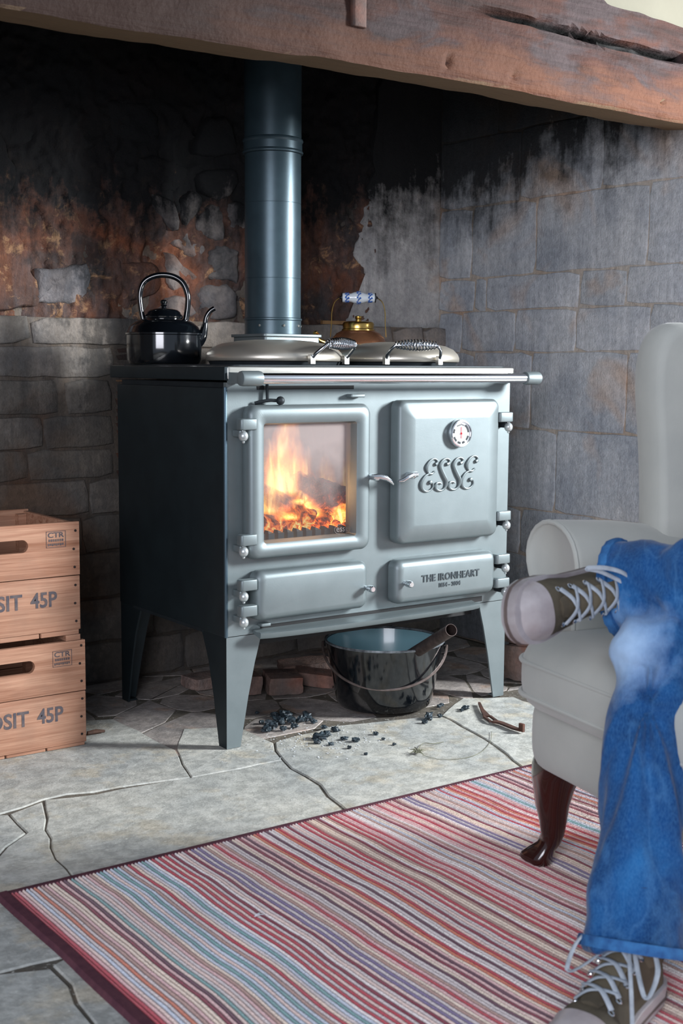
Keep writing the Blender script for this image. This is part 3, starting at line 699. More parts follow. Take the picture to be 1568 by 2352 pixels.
m_log = ember_mat('burning_log', .515, .585, 1.0); m_log2 = ember_mat('burning_log_low', .50, .585, .9); m_emb = ember_mat('ember_bed', .495, .53, 2.0)
def logmesh(a, b_, r, seed):
    a, b_ = Vector(a), Vector(b_); mb = MB(); d = (b_-a).normalized(); e1 = d.cross(Vector((0, 0, 1))).normalized(); e2 = d.cross(e1); rings = []
    for i in range(31):
        t = i/30; c = a.lerp(b_, t); ring = []
        for k in range(26):
            an = 2*pi*k/26; rr_ = r*(1+.16*fbm(cos(an)*2+seed, sin(an)*2, t*9)+.10*fbm(cos(an)*6, sin(an)*6+seed, t*26))
            if i in (0, 30): rr_ *= .9
            ring.append(c+e1*(rr_*cos(an))+e2*(rr_*sin(an)))
        rings.append(ring)
    return mb.loft(rings)
for a, b_, r, sd_, m, lab in (((.255, .10, .605), (.466, .15, .545), .040, 1, m_log, 'thick cracked log glowing underneath, on the right behind the stove glass'),
                          ((.165, .13, .60), (.285, .06, .52), .026, 5, m_log2, 'split burning log slanting down behind the flames on the left'),
                          ((.22, .22, .66), (.40, .24, .60), .028, 9, m_log2, 'dark charred log at the back of the fire'),
                          ((.09, .07, .525), (.25, .10, .505), .026, 12, m_log2, 'burnt log lying low behind the fire bars on the left')):
    tag(obj('log', logmesh(a, b_, r, sd_), m, None, smooth=60), lab, 'log', 'logs in the firebox')
eb = MB(); re_ = random.Random(3)
for i in range(150):
    x, y = re_.uniform(.07, .465), re_.uniform(.045, .27); r = re_.uniform(.008, .018)
    z = .475+.022*re_.random()+.020*exp(-((x-.36)/.07)**2)
    eb.ball((x, y, z), r, 8, sc=(1, re_.uniform(.7, 1.2), re_.uniform(.6, 1)))
e_ = obj('embers', eb, m_emb, None, kind='stuff', smooth=30); tag(e_, 'bed of glowing embers behind the fire bars', 'embers')
def flame_mat(name, hot, dens, seed):
    """volumetric fire: emission in a tongue, in the flame's own coordinates"""
    s = NT(name); nt = s.t; nt.nodes.remove(s.b)
    tc = s.n('ShaderNodeTexCoord', 'Generated'); xyz = s.sep(tc); z = xyz[2]
    wob = s.noise(s.mapp(tc, (1.2, 1.2, 1.6), (seed, 0, 0)), 1.6, 3, .5)
    wisp = s.noise(s.mapp(tc, (5.5, 2.2, 1.3), (seed, 2, 0), (0, .12, 0)), 1.5, 5, .62, .9)
    dx = s.math('ADD', s.math('SUBTRACT', xyz[0], .5), s.math('MULTIPLY', s.math('SUBTRACT', wob, .5), s.math('MULTIPLY', z, .9)))
    dy = s.math('SUBTRACT', xyz[1], .5)
    rad = s.math('SQRT', s.math('ADD', s.math('MULTIPLY', dx, dx), s.math('MULTIPLY', dy, dy)))
    w = s.math('MULTIPLY', .46, s.math('POWER', s.math('MAXIMUM', s.math('SUBTRACT', 1, z), .0), .62))
    body = s.maprange(s.math('DIVIDE', rad, s.math('MAXIMUM', w, .01)), 1.0, .35, 0, 1)
    body = s.math('MULTIPLY', body, s.maprange(z, .0, .1, .0, 1))
    d = s.math('MULTIPLY', body, s.maprange(wisp, .36, .66, .10, 1.5))
    col = s.ramp(s.math('MULTIPLY', d, s.maprange(z, 0, 1, 1.15, .75)), [(0, (1, .16, .02, 1)), (.35, (1, .30, .045, 1)), (.8, (1, .50, .10, 1)), (1, (1, .72, .26, 1))])
    em = nt.nodes.new('ShaderNodeEmission'); nt.links.new(col, em.inputs[0]); s.set(em.inputs[1], s.math('MULTIPLY', d, hot))
    nt.links.new(em.outputs[0], s.out.inputs['Volume']); return s.m
fire = thing('fire', 'orange and yellow flames burning behind the stove glass', 'fire', (.27, .12, .5))
for i, (x, y, z0, wx, wy, h, hot) in enumerate(((.232, .10, .575, .165, .10, .225, 75), (.185, .09, .53, .11, .08, .20, 55), (.255, .07, .525, .20, .06, .075, 150), (.29, .09, .55, .09, .06, .16, 50), (.395, .16, .58, .10, .05, .105, 22), (.45, .15, .585, .06, .04, .085, 14), (.385, .07, .495, .14, .06, .065, 110))):
    mb = MB().lathe([(.02, 0), (.5, .0), (.5, .6), (.42, .8), (.15, 1), (.01, 1)], n=16)
    mb.v = [(x+v[0]*wx, y+v[1]*wy, z0+v[2]*h) for v in mb.v]
    obj('flame', mb, flame_mat('fire_tongue', hot, 1, i*3.7), fire, smooth=0)
fl_l = bpy.data.lights.new('fire_glow', 'POINT'); fl_l.energy = .8; fl_l.color = (1, .5, .2); fl_l.shadow_soft_size = .05
fo = bpy.data.objects.new('fire_glow', fl_l); C.objects.link(fo); fo.location = (.27, .06, .60)
# flue pipe
m_flue = simple('flue_paint', (62, 80, 88), .36, .45, (54, 70, 78), 20, 200, .08, .0008)
R = .0775; FX, FY = .438, .482
prof = [(R+.001, .990), (R+.001, 1.028), (R+.0035, 1.030), (R+.0035, 1.034), (R, 1.036), (R, 1.142), (R-.0008, 1.1425), (R-.0008, 1.1435), (R, 1.144), (R, 1.345), (R-.0008, 1.3455), (R-.0008, 1.3465), (R, 1.347),
        (R, 1.478), (R+.005, 1.480), (R+.006, 1.484), (R+.003, 1.489), (R+.003, 1.509), (R+.006, 1.514), (R+.005, 1.518), (R+.001, 1.521), (R+.001, 2.395)]
fp_ = thing('flue_pipe', 'dark grey metal flue pipe rising from the stove behind the beam', 'flue pipe', (FX, FY, .99))
obj('pipe', MB().lathe(prof[:14], (FX, FY, 0), 64), m_flue, fp_, smooth=30)
obj('joint_band', MB().lathe([(R-.001, 1.4785)]+prof[14:21], (FX, FY, 0), 64), m_flue, fp_, smooth=30)
obj('pipe', MB().lathe([(R+.0008, 1.5205), (R+.0008, 2.395)], (FX, FY, 0), 64), m_flue, fp_, smooth=30)
for a in (-100, -60, -150, -20): sc_ = MB().ball((FX+(R+.001)*cos(radians(a)), FY+(R+.001)*sin(radians(a)), 1.014), .004, 8); obj('screw', sc_, m_steel, fp_)
# ================================================ KETTLES
m_enam = simple('black_enamel', (8, 11, 15), .12, 0, bst=0, coat=.6, spec=.6)
m_copper = simple('tarnished_copper', (226, 158, 116), .26, .8, (150, 104, 78), 12, 60, .05, .0006, rvar=.08)
m_brass = simple('brass', (206, 170, 96), .25, 1, bst=0)
def strap(path, nrm, w, t, mb):
    """flat rounded strap along a path that lies in the plane with normal nrm"""
    P = [Vector(p) for p in path]; nrm = Vector(nrm).normalized(); rings = []
    for i in range(len(P)):
        d = (P[min(i+1, len(P)-1)]-P[max(i-1, 0)]).normalized(); o = d.cross(nrm).normalized()
        rings.append([P[i]+nrm*(w*cos(a)*(1 if True else 0))+o*(t*sin(a)) for a in [2*pi*k/12 for k in range(12)]])
    return mb.loft(rings)
def arc(c, dx, pts, dv):
    """pts (along, up) -> world points in a vertical plane through c along unit vector dx"""
    return [(c[0]+dx[0]*a, c[1]+dx[1]*a, u) for a, u in pts]
def spline(pts, k=6):
    out = []
    for i in range(len(pts)-1):
        p = [Vector(pts[max(i-1, 0)]), Vector(pts[i]), Vector(pts[i+1]), Vector(pts[min(i+2, len(pts)-1)])]
        for q in range(k):
            t = q/k; out.append(.5*(2*p[1]+(p[2]-p[0])*t+(2*p[0]-5*p[1]+4*p[2]-p[3])*t*t+(3*p[1]-p[0]-3*p[2]+p[3])*t**3))
    out.append(Vector(pts[-1])); return out
ZH = .9076
kc = (.090, .466)
kt = thing('kettle', 'black enamel kettle with a tall arched handle on the left of the hob', 'kettle', (kc[0], kc[1], ZH))
obj('kettle_body', MB().lathe([(.086, ZH), (.093, ZH+.002), (.0965, ZH+.010), (.098, ZH+.04), (.0975, ZH+.074), (.1005, ZH+.076), (.1005, ZH+.080), (.097, ZH+.082), (.090, ZH+.096), (.076, ZH+.108), (.060, ZH+.115), (.050, ZH+.118), (.048, ZH+.122), (.047, ZH+.121)], kc+(0,), 56), m_enam, kt)
obj('lid', MB().lathe([(.049, ZH+.119), (.050, ZH+.123), (.0475, ZH+.127), (.044, ZH+.130), (.043, ZH+.134), (.036, ZH+.140), (.020, ZH+.144), (.007, ZH+.145), (.006, ZH+.149), (.0085, ZH+.152), (.006, ZH+.155), (.009, ZH+.158), (.0095, ZH+.162), (.006, ZH+.166), (.001, ZH+.167)], kc+(0,), 40), m_enam, kt)
kd = (cos(radians(-30)), sin(radians(-30)))
hp_ = spline(arc(kc, kd, [(-.052, ZH+.106), (-.060, ZH+.15), (-.061, ZH+.185), (-.048, ZH+.214), (-.016, ZH+.229), (.020, ZH+.228), (.048, ZH+.212), (.062, ZH+.180), (.062, ZH+.15), (.056, ZH+.108)], 0))
obj('handle', strap(hp_, (-kd[1], kd[0], 0), .010, .0075, MB()), m_enam, kt, smooth=60)
sp_ = spline(arc(kc, kd, [(.080, ZH+.050), (.098, ZH+.070), (.106, ZH+.100), (.110, ZH+.122), (.120, ZH+.138), (.132, ZH+.146)], 0))
obj('spout', MB().tube(sp_, [.018-.0115*min(1, i/14) for i in range(len(sp_))], 16), m_enam, kt)
cc = (.745, .497)
ck = thing('kettle', 'copper kettle with blue and white china grip behind the hob lids', 'kettle', (cc[0], cc[1], ZH))
k1 = 1.0
obj('kettle_body', MB().lathe([(.080, ZH), (.088, ZH+.004), (.090, ZH+.03), (.086, ZH+.058), (.077, ZH+.078), (.064, ZH+.093), (.052, ZH+.099), (.048, ZH+.101)], cc+(0,), 56), m_copper, ck)
obj('lid', MB().lathe([(.049, ZH+.100), (.0485, ZH+.104), (.0455, ZH+.106), (.0465, ZH+.120), (.043, ZH+.125), (.03, ZH+.128), (.008, ZH+.129), (.0075, ZH+.133), (.010, ZH+.136), (.010, ZH+.142), (.005, ZH+.144)], cc+(0,), 44), m_brass, ck)
gd = (cos(radians(-33)), sin(radians(-33))); gz = ZH+.196
hw = spline(arc(cc, gd, [(-.082, ZH+.082), (-.079, ZH+.12), (-.078, ZH+.155), (-.070, ZH+.183), (-.054, gz)], 0))
hw2 = spline(arc(cc, gd, [(.054, gz), (.070, ZH+.183), (.078, ZH+.155), (.079, ZH+.12), (.082, ZH+.082)], 0))
w_ = obj('handle_wire', MB().tube(hw, .0014, 8), m_brass, ck); obj('handle_wire', MB().tube(hw2, .0014, 8), m_brass, ck)
# china grip, turned along gd
gm_ = Matrix(((gd[0], -gd[1], 0, cc[0]), (gd[1], gd[0], 0, cc[1]), (0, 0, 1, gz), (0, 0, 0, 1)))
m_china = simple('white_china', (226, 234, 240), .12, 0, bst=0, coat=.5)
m_cob = simple('cobalt_glaze', (30, 92, 178), .15, 0, bst=0, coat=.5)
gp = obj('china_grip', MB().lathe([(.0115, -.048), (.0135, -.046), (.0135, -.038), (.012, -.030), (.0125, -.022), (.0165, -.012), (.0175, 0), (.0165, .012), (.0125, .022), (.012, .030), (.0135, .038), (.0135, .046), (.0115, .048)], n=28, m=gm_, axis='x'), m_china, ck)
for s_ in (-1, 1):
    obj('grip_ring', MB().lathe([(.011, s_*.0475), (.0138, s_*.048), (.0138, s_*.0505), (.005, s_*.051), (.003, s_*.056), (.001, s_*.057)], n=20, m=gm_, axis='x'), simple('black_ring', (16, 18, 26), .3, bst=0), gp)
fl_ = MB()
for xc, rad in ((-.034, .0134), (0, .0179), (.034, .0134)):
    for k in range(8):
        a = 2*pi*k/8
        for (dx, da, r_) in ((-.004, 0, .0032), (.004, .12, .0032), (0, .3, .0026), (-.002, -.28, .0022)):
            p = Vector((xc+dx, rad*cos(a+da), rad*sin(a+da))); fl_.ball(p, r_, 6, gm_, sc=(1, .35+.65*abs(sin(a+da)), .35+.65*abs(cos(a+da))))
obj('painted_flowers', fl_, m_cob, gp, kind='stuff')
tp = onY(726, 767, cc[1]-.02)
ksp = spline([(cc[0]-.07, cc[1]+.0, ZH+.040), (cc[0]-.095, cc[1]-.003, ZH+.055), (tp.x+.016, tp.y+.012, ZH+.070), (tp.x+.010, tp.y+.008, tp.z-.002), (tp.x+.002, tp.y+.003, tp.z+.004), (tp.x-.006, tp.y, tp.z+.002)])
obj('spout', MB().tube(ksp, [.012-.0072*min(1, i/20) for i in range(len(ksp))], 14), m_brass, ck)
q1, q2 = onY(745, 733, .775), onY(797, 732, .775)
wd = obj('wooden_stick', MB().box(q1.x-.02, q2.x+.02, .756, .768, 1.0345, 1.0455), simple('pale_stick', (166, 128, 84), .7, 0, (120, 88, 58), 20, 80, .2, .001), None, smooth=0)
tag(wd, 'short wooden stick lying on the wall ledge behind the copper kettle', 'stick')

# ================================================ CRATES
def wood_mat(name, a, b_, c_, sc=(2.0, 40, 60)):
    s = NT(name); p = s.mapp(s.objc(), sc); rnd = s.n('ShaderNodeObjectInfo', 'Random')
    p2 = s.n('ShaderNodeVectorMath', 0, {'operation': 'ADD'}, i0=p, i1=s.n('ShaderNodeCombineXYZ', 0, i0=s.math('MULTIPLY', rnd, 31), i1=s.math('MULTIPLY', rnd, 17), i2=0.0))
    n1 = s.noise(p2, 1.1, 4, .55, 1.2); n2 = s.noise(p2, 5, 4, .6); n3 = s.noise(s.objc(), 7, 4)
    base = s.ramp(n1, [(.3, lin(a)), (.55, lin(b_)), (.75, lin(c_))])
    base = s.mix(s.maprange(n2, .4, .7, 0, .35), base, s.mix(1, base, lin((150, 120, 96)), 'MULTIPLY'))
    base = s.mix(s.maprange(n3, .5, .7, 0, .3), base, lin((112, 92, 80)))
    return s.fin(Base_Color=base, Roughness=.72, Normal=s.bump(s.math('ADD', n1, n2), .25, .002), Specular_IOR_Level=.3)
m_crate = wood_mat('crate_pine', (186, 144, 118), (166, 122, 98), (140, 94, 70))
m_stamp = simple('stencil_ink', (62, 62, 72), .8, 0, (98, 86, 84), 60, 0, 0)
m_nail = simple('nail_rust', (46, 36, 34), .7, .4, bst=0)
CX0, CX1, CY = -.655, -.257, .222
def crate(z0, label, dx, hgt=.256, run=.024):
    t = thing('crate', label, 'crate', ((CX0+CX1)/2+dx, CY+.15, z0-.024), 0, 'bottle crates by the fireplace')
    x0, x1, y0, y1 = CX0+dx, CX1+dx, CY, CY+.32; zm = z0+hgt*.505; z1 = z0+hgt
    for yy, front in ((y0, True), (y1-.012, False)):
        ro = rrect(x0, x1, zm+.0012, z1, .001, 5); cxm = (x0+x1)/2
        ri = rrect(cxm-.073, cxm+.073, z1-.064, z1-.034, .0149, 5)
        mb = MB(); loops = [[(x, yy, z) for x, z in ri], [(x, yy, z) for x, z in ro], [(x, yy+.012, z) for x, z in ro], [(x, yy+.012, z) for x, z in ri], [(x, yy, z) for x, z in ri]]
        mb.loft(loops, False, False)
        obj('board', mb, m_crate, t, smooth=30)
        bd_ = obj('board', rbox(MB(), x0, x1, yy, yy+.012, z0, zm-.0012, .001, .001), m_crate, t, smooth=30)
        if front: lower = bd_; upper = t.children[0] if t.children else None
    for xx in (x0+.001, x1-.013):
        for za, zb in ((z0, zm-.002), (zm+.002, z1-.004)):
            obj('side_board', rbox(MB(), xx, xx+.012, y0+.013, y1-.013, za, zb, .001, .001), m_crate, t, smooth=30)
        for yy in (y0+.0125, y1-.0345):
            obj('corner_post', MB().box(xx+(.013 if xx < -.4 else -.022), xx+(.035 if xx < -.4 else -.001), yy, yy+.022, z0, z1-.01), m_crate, t, smooth=0)
        if run: obj('runner', MB().box(xx-(.0 if xx < -.4 else .024), xx+(.036 if xx < -.4 else .012), y0+.002, y1-.002, z0-run, z0-.0125), m_crate, t, smooth=0)
    n = 4
    for k in range(n):
        a = x0+(x1-x0)*k/n; obj('bottom_slat', rbox(MB(), a+.001, a+(x1-x0)/n-.003, y0+.003, y1-.003, z0-(.012 if run else .0085), z0-.0005, .001, .001), m_crate, t, smooth=0)
    def label_text(body, xa, xb, zb, h, par, nm, mat=m_stamp):
        m = text_mb(body, 1, 0, 0, 0, 0, bold=.022); xs = [v[0] for v in m.v]; zs = [v[2] for v in m.v]
        sx, sz = (xb-xa)/(max(xs)-min(xs)), h/(max(zs)-min(zs))
        m.v = [(xa+(v[0]-min(xs))*sx, y0-.0006, zb+(v[2]-min(zs))*sz) for v in m.v]
        return m
    obj('stencilled_word', label_text('DEPOSIT', x0+.075, x1-.143, z0+.060, .037, t, ''), m_stamp, t, smooth=0)
    obj('stencilled_price', label_text('45P', x1-.123, x1-.058, z0+.060, .037, t, ''), m_stamp, t, smooth=0)
    sx0, sz0 = x1-.082, z1-.057
    st_ = label_text('CTR', sx0+.004, sx0+.044, sz0+.023, .0125, t, '')
    for k in range(7): st_.box(sx0+.006+k*.0054, sx0+.0095+k*.0054, y0-.0007, y0-.0003, sz0+.014, sz0+.0195)
    for k in range(8): st_.box(sx0+.004+k*.005, sx0+.0072+k*.005, y0-.0007, y0-.0003, sz0+.004+.001*(k % 2), sz0+.0095)
    for a in ((0, .048, 0, .0009), (0, .048, .037, .038), (0, .0009, 0, .038), (.047, .048, 0, .038)):
        st_.box(sx0+a[0], sx0+a[1], y0-.0007, y0-.0003, sz0+a[2], sz0+a[3])
    obj('stamp', st_, m_stamp, t, smooth=0)
    for k in range(6):
        for xs_ in (x1-.012, x0+.012):
            obj('nail', MB().lathe([(.0032, -.0008), (.0030, .001)], (xs_+random.uniform(-.003, .003), y0, z0+.02+k*.043), 8, axis='y'), m_nail, t, smooth=0)
crate(.009, 'lower wooden crate standing on the floor, stencilled DEPOSIT 45P', 0, .248, .0)
crate(.284, 'upper wooden crate stacked on the other one, stencilled DEPOSIT 45P', -.010, .256, .026)

# ================================================ BUCKET AND TUBE
m_enb = simple('blue_grey_enamel', (120, 158, 168), .25, 0, bst=0, coat=.4)
m_rim = simple('worn_rim', (150, 156, 160), .3, .4, (60, 64, 70), 60, 0, 0)
m_wire = simple('dull_wire', (140, 128, 124), .4, .7, (100, 86, 80), 40, 0, 0)
BX, BY, BR, BH = .556, .112, .158, .174
bk = thing('bucket', 'black enamel bucket with a wire handle, pale blue inside, under the stove', 'bucket', (BX, BY, .0045))
z0 = .0045
obj('bucket_body', MB().lathe([(.112, z0), (.122, z0+.002), (.128, z0+.010), (.132, z0+.03), (BR-.002, z0+BH-.004), (BR-.002, z0+BH)], (BX, BY, 0), 56), m_enam, bk)
bpy.data.objects.remove(bk.children[0])
bm2 = MB().loft([[(BX+r*cos(2*pi*k/56), BY+r*sin(2*pi*k/56), z) for k in range(56)] for r, z in [(.112, z0), (.122, z0+.002), (.128, z0+.010), (.133, z0+.03), (BR-.001, z0+BH-.003)]], True, False)
obj('bucket_body', bm2, m_enam, bk, solid=False)
bm3 = MB().loft([[(BX+r*cos(2*pi*k/56), BY+r*sin(2*pi*k/56), z) for k in range(56)] for r, z in [(BR-.0035, z0+BH-.003), (.131, z0+.03), (.125, z0+.010), (.11, z0+.006)]], False, True)
obj('bucket_lining', bm3, m_enb, bk, solid=False)
obj('rim', MB().tube([(BX+BR*cos(2*pi*k/64), BY+BR*sin(2*pi*k/64), z0+BH) for k in range(64)], .0034, 8, closed=True), m_rim, bk)
ea = radians(-42); ex, ey = cos(ea), sin(ea); fx, fy = -sin(ea+pi), cos(ea+pi)
fx, fy = -ey*-1, -ex; fx, fy = (sin(ea), -cos(ea))
for s_ in (-1, 1):
    c_ = Vector((BX+s_*ex*(BR+.002), BY+s_*ey*(BR+.002), z0+BH-.012)); e = MB()
    e.lathe([(.012, -.0015), (.013, .001), (.006, .0035), (.005, .001)], n=16, m=Matrix.Translation(c_) @ Matrix.Rotation(ea+(pi if s_ < 0 else 0), 4, 'Z') @ Matrix.Rotation(0, 4, 'X'), axis='x')
    obj('ear', e, m_enam, bk)
bl_ = []
phi = radians(33)
for k in range(41):
    th_ = pi*k/40; R2 = BR+.008; rr_ = R2*(1+.02*sin(th_))
    a = -cos(th_)*R2; o = sin(th_)*R2*1.02
    bl_.append((BX+ex*a+fx*o*cos(phi)+.010*ex*sin(th_), BY+ey*a+fy*o*cos(phi), z0+BH-.012-o*sin(phi)))
obj('bail', MB().tube(bl_, .0036, 8), m_wire, bk)
e1 = atD(1036, 1447, 3.12); s1 = atD(915, 1522, 3.42); dr = (e1-s1).normalized(); s1 = s1-dr*.04
ring_o = MB(); nrm = dr; ax1 = nrm.cross(Vector((0, 0, 1))).normalized(); ax2 = nrm.cross(ax1)
def circ(c, r): return [c+ax1*(r*cos(2*pi*k/28))+ax2*(r*sin(2*pi*k/28)) for k in range(28)]
tb = MB().loft([circ(s1, .0155), circ(e1, .0155), circ(e1, .0142), circ(s1, .0142), circ(s1, .0155)], False, False)
tag(obj('metal_tube', tb, simple('rusty_tube', (92, 78, 74), .55, .6, (60, 50, 48), 60, 200, .2, .0006), None, smooth=50), 'rusty metal tube leaning in the black bucket', 'tube')

# ================================================ LOOSE BRICKS, CHARCOAL, TOOL
m_lb = wall_mat('broken_brick', (158, 122, 108), (120, 108, 100), (156, 92, 70), lambda s, xyz, n, n2: s.maprange(n, .52, .62, 0, .5), .2)
def chunk(c, sx, sy, sz, rz, seed, rough=.12, tilt=(0, 0), n=7, sph=0):
    mb = MB(); vs = {}; fs = []
    M_ = Matrix.Translation(c) @ Matrix.Rotation(rz, 4, 'Z') @ Matrix.Rotation(tilt[0], 4, 'X') @ Matrix.Rotation(tilt[1], 4, 'Y')
    def V(i, j, k):
        if (i, j, k) not in vs:
            p = Vector((i/n*2-1, j/n*2-1, k/n*2-1)); p = p.lerp(p.normalized()*1.15, sph); d = fbm(p.x*1.7+seed, p.y*1.7, p.z*1.7)*rough+fbm(p.x*5+seed, p.y*5, p.z*5)*rough*.5
            q = p*(1-.10*(p.length-1)**2 if p.length > 1.35 else 1)*(1+d); q = Vector((q.x*sx, q.y*sy, q.z*sz))
            vs[(i, j, k)] = len(mb.v); mb.v.append(tuple(M_ @ q))
        return vs[(i, j, k)]
    for a in range(n):
        for b_ in range(n):
            for f in (0, n):
                mb.f.append((V(a, b_, f), V(a+1, b_, f), V(a+1, b_+1, f), V(a, b_+1, f)))
                mb.f.append((V(a, f, b_), V(a+1, f, b_), V(a+1, f, b_+1), V(a, f, b_+1)))
                mb.f.append((V(f, a, b_), V(f, a+1, b_), V(f, a+1, b_+1), V(f, a, b_+1)))
    return mb
for px, py, sx, sy, sz, rz, sd_, tl, lab in ((648, 1588, .048, .050, .024, -.35, 1, (.05, .03), 'broken brick with a rough pink face on the hearth left of the bucket'),
        (568, 1592, .030, .040, .026, -.2, 7, (0, .06), 'red broken brick half hidden behind the front left stove leg'),
        (722, 1572, .060, .036, .018, -.7, 11, (.04, .1), 'flat broken brick lying close behind the bucket'),
        (700, 1545, .075, .050, .016, -.4, 17, (.02, -.05), 'flat stone slab lying at the foot of the wall under the stove'),
        (470, 1578, .055, .040, .016, .1, 23, (0, 0), 'flat reddish stone at the wall foot between the left stove legs')):
    p = onZ(px, py, .0)
    tag(obj('broken_brick', chunk((p.x, p.y, sz+.004), sx, sy, sz, rz, sd_, .07, tl), m_lb, None, smooth=30), lab, 'brick', 'loose bricks on the hearth')
p = onZ(1215, 1572, 0)
tag(obj('broken_brick', chunk((p.x+.045, p.y+.03, .056), .055, .075, .050, .35, 31, .10), m_lb, None, smooth=30), 'lower broken block of the pile at the right wall beside the stove', 'brick', 'bricks piled at the right wall')
tag(obj('broken_brick', chunk((p.x+.040, p.y+.035, .160), .048, .068, .048, .2, 37, .09, (.05, -.12)), m_lb, None, smooth=30), 'upper tilted brick of the pile at the right wall beside the stove', 'brick', 'bricks piled at the right wall')
m_char = simple('charcoal', (24, 32, 38), .45, .1, (60, 74, 82), 90, 200, .6, .002)
rc_ = random.Random(11)
cl_ = [(622, 1672, .014), (640, 1662, .013), (655, 1652, .016), (668, 1660, .012), (690, 1658, .011), (704, 1654, .012), (612, 1680, .010), (632, 1648, .010), (650, 1678, .008), (676, 1672, .008), (720, 1660, .007), (600, 1662, .006),
       (735, 1698, .012), (750, 1692, .009), (728, 1708, .008), (770, 1680, .008), (790, 1700, .006), (816, 1704, .007), (760, 1712, .005), (744, 1674, .006), (802, 1720, .005),
       (984, 1652, .012), (975, 1662, .008), (1010, 1648, .006), (1068, 1630, .008), (1060, 1634, .005), (1008, 1626, .006), (1014, 1622, .005), (862, 1688, .006), (880, 1700, .004), (840, 1734, .004), (700, 1640, .006), (590, 1640, .005), (905, 1712, .004)]
for px, py, r in cl_:
    p = onZ(px, py, 0)
    lab = 'black charcoal lumps heaped behind the front left stove leg' if px < 725 else 'charcoal crumbs in the white ash before the bucket' if px < 960 else 'small charcoal bits on the flags right of the bucket'
    tag(obj('charcoal_lump', chunk((p.x, p.y, r*.62+.001), r*rc_.uniform(.8, 1.2), r*rc_.uniform(.7, 1.1), r*.6, rc_.uniform(0, 3), px*.1, .6, n=5, sph=.65), m_char, None, smooth=20), lab, 'charcoal', lab)
m_ash = simple('white_ash', (214, 218, 220), .9, 0, (160, 164, 166), 80, 0, 0)
am = MB()
for i in range(260):
    px, py = rc_.gauss(740, 70), rc_.gauss(1702, 18); p = onZ(px, py, 0); r = rc_.uniform(.0008, .0024)
    am.ball((p.x, p.y, .001), r, 4, sc=(1.3, 1, .6))
tag(obj('ash_flecks', am, m_ash, None, kind='stuff', smooth=0), 'scattered flecks of white ash on the flagstones before the stove', 'ash')
# flat iron tool: lid lifter with a square hole and a turned-up end
pts = [(1100, 1614, .0035), (1107, 1630, .005), (1118, 1645, .010), (1133, 1656, .010), (1150, 1660, .008), (1180, 1672, .008), (1197, 1677, .007)]
P = [onZ(x, y, .007) for x, y, w in pts]
def flat_strip(P, W_, z0, z1, mb):
    rings = []
    for i in range(len(P)):
        d = (P[min(i+1, len(P)-1)]-P[max(i-1, 0)]); d.z = 0; d.normalize(); n_ = Vector((-d.y, d.x, 0))
        rings.append([P[i]+n_*W_[i]+Vector((0, 0, z0)), P[i]-n_*W_[i]+Vector((0, 0, z0)), P[i]-n_*W_[i]+Vector((0, 0, z1)), P[i]+n_*W_[i]+Vector((0, 0, z1))])
    return mb.loft(rings)
tl = thing('lid_lifter', 'flat rusty iron hob tool with a hooked end on the floor right of the bucket', 'tool', tuple(P[3]))
W_ = [w*.9 for _, _, w in pts]
tbm = MB(); flat_strip(P[:3], W_[:3], -.003, .002, tbm)
d = (P[3]-P[2]); n_ = Vector((-d.y, d.x, 0)).normalized()
for s_ in (-1, 1): flat_strip([P[2]+n_*(s_*.0085), P[3]+n_*(s_*.0085)], [.0030, .0030], -.003, .002, tbm)
flat_strip(P[3:], W_[3:], -.003, .002, tbm)
e = P[-1]; tbm.box(e.x-.004, e.x+.003, e.y-.009, e.y+.006, .004, .024)
obj('blade', tbm, m_iron, tl, smooth=30)
p = onZ(220, 1686, 0); k = MB().tube([p+Vector((-.022, .0, .006)), p+Vector((0, -.001, .007)), p+Vector((.022, -.004, .005))], [.005, .006, .003], 7)
tag(obj('wood_chip', k, simple('bark', (86, 60, 46), .8, 0, (60, 40, 32), 60, 100, .5, .002), None), 'brown wood chip on the flagstone beside the lower crate', 'wood chip')
tw = MB(); sr = random.Random(5)
pc = onZ(958, 1728, .004)
for i in range(16):
    a = sr.uniform(0, 2*pi); L_ = sr.uniform(.010, .026); c2 = pc+Vector((cos(a)*L_, sin(a)*L_, sr.uniform(.0, .007)))
    tw.tube([pc+Vector((sr.uniform(-.006, .006), sr.uniform(-.006, .006), 0)), pc.lerp(c2, .5)+Vector((0, 0, .004)), c2], [.0012, .0016, .0005], 5)
sq = [onZ(x, y, .002) for x, y in ((970, 1735), (1010, 1744), (1060, 1742), (1100, 1730), (1125, 1705), (1128, 1680))]
tw.tube(spline(sq), .0006, 5)
tw.tube(spline([onZ(x, y, .004) for x, y in ((958, 1728), (970, 1708), (995, 1708), (1018, 1704))]), .0009, 5)
tag(obj('dry_twig', tw, simple('straw', (120, 122, 96), .8, 0, (90, 88, 80), 50, 0, 0), None, kind='stuff'), 'dry lavender twig with a thin straw on the flags before the bucket', 'twig')
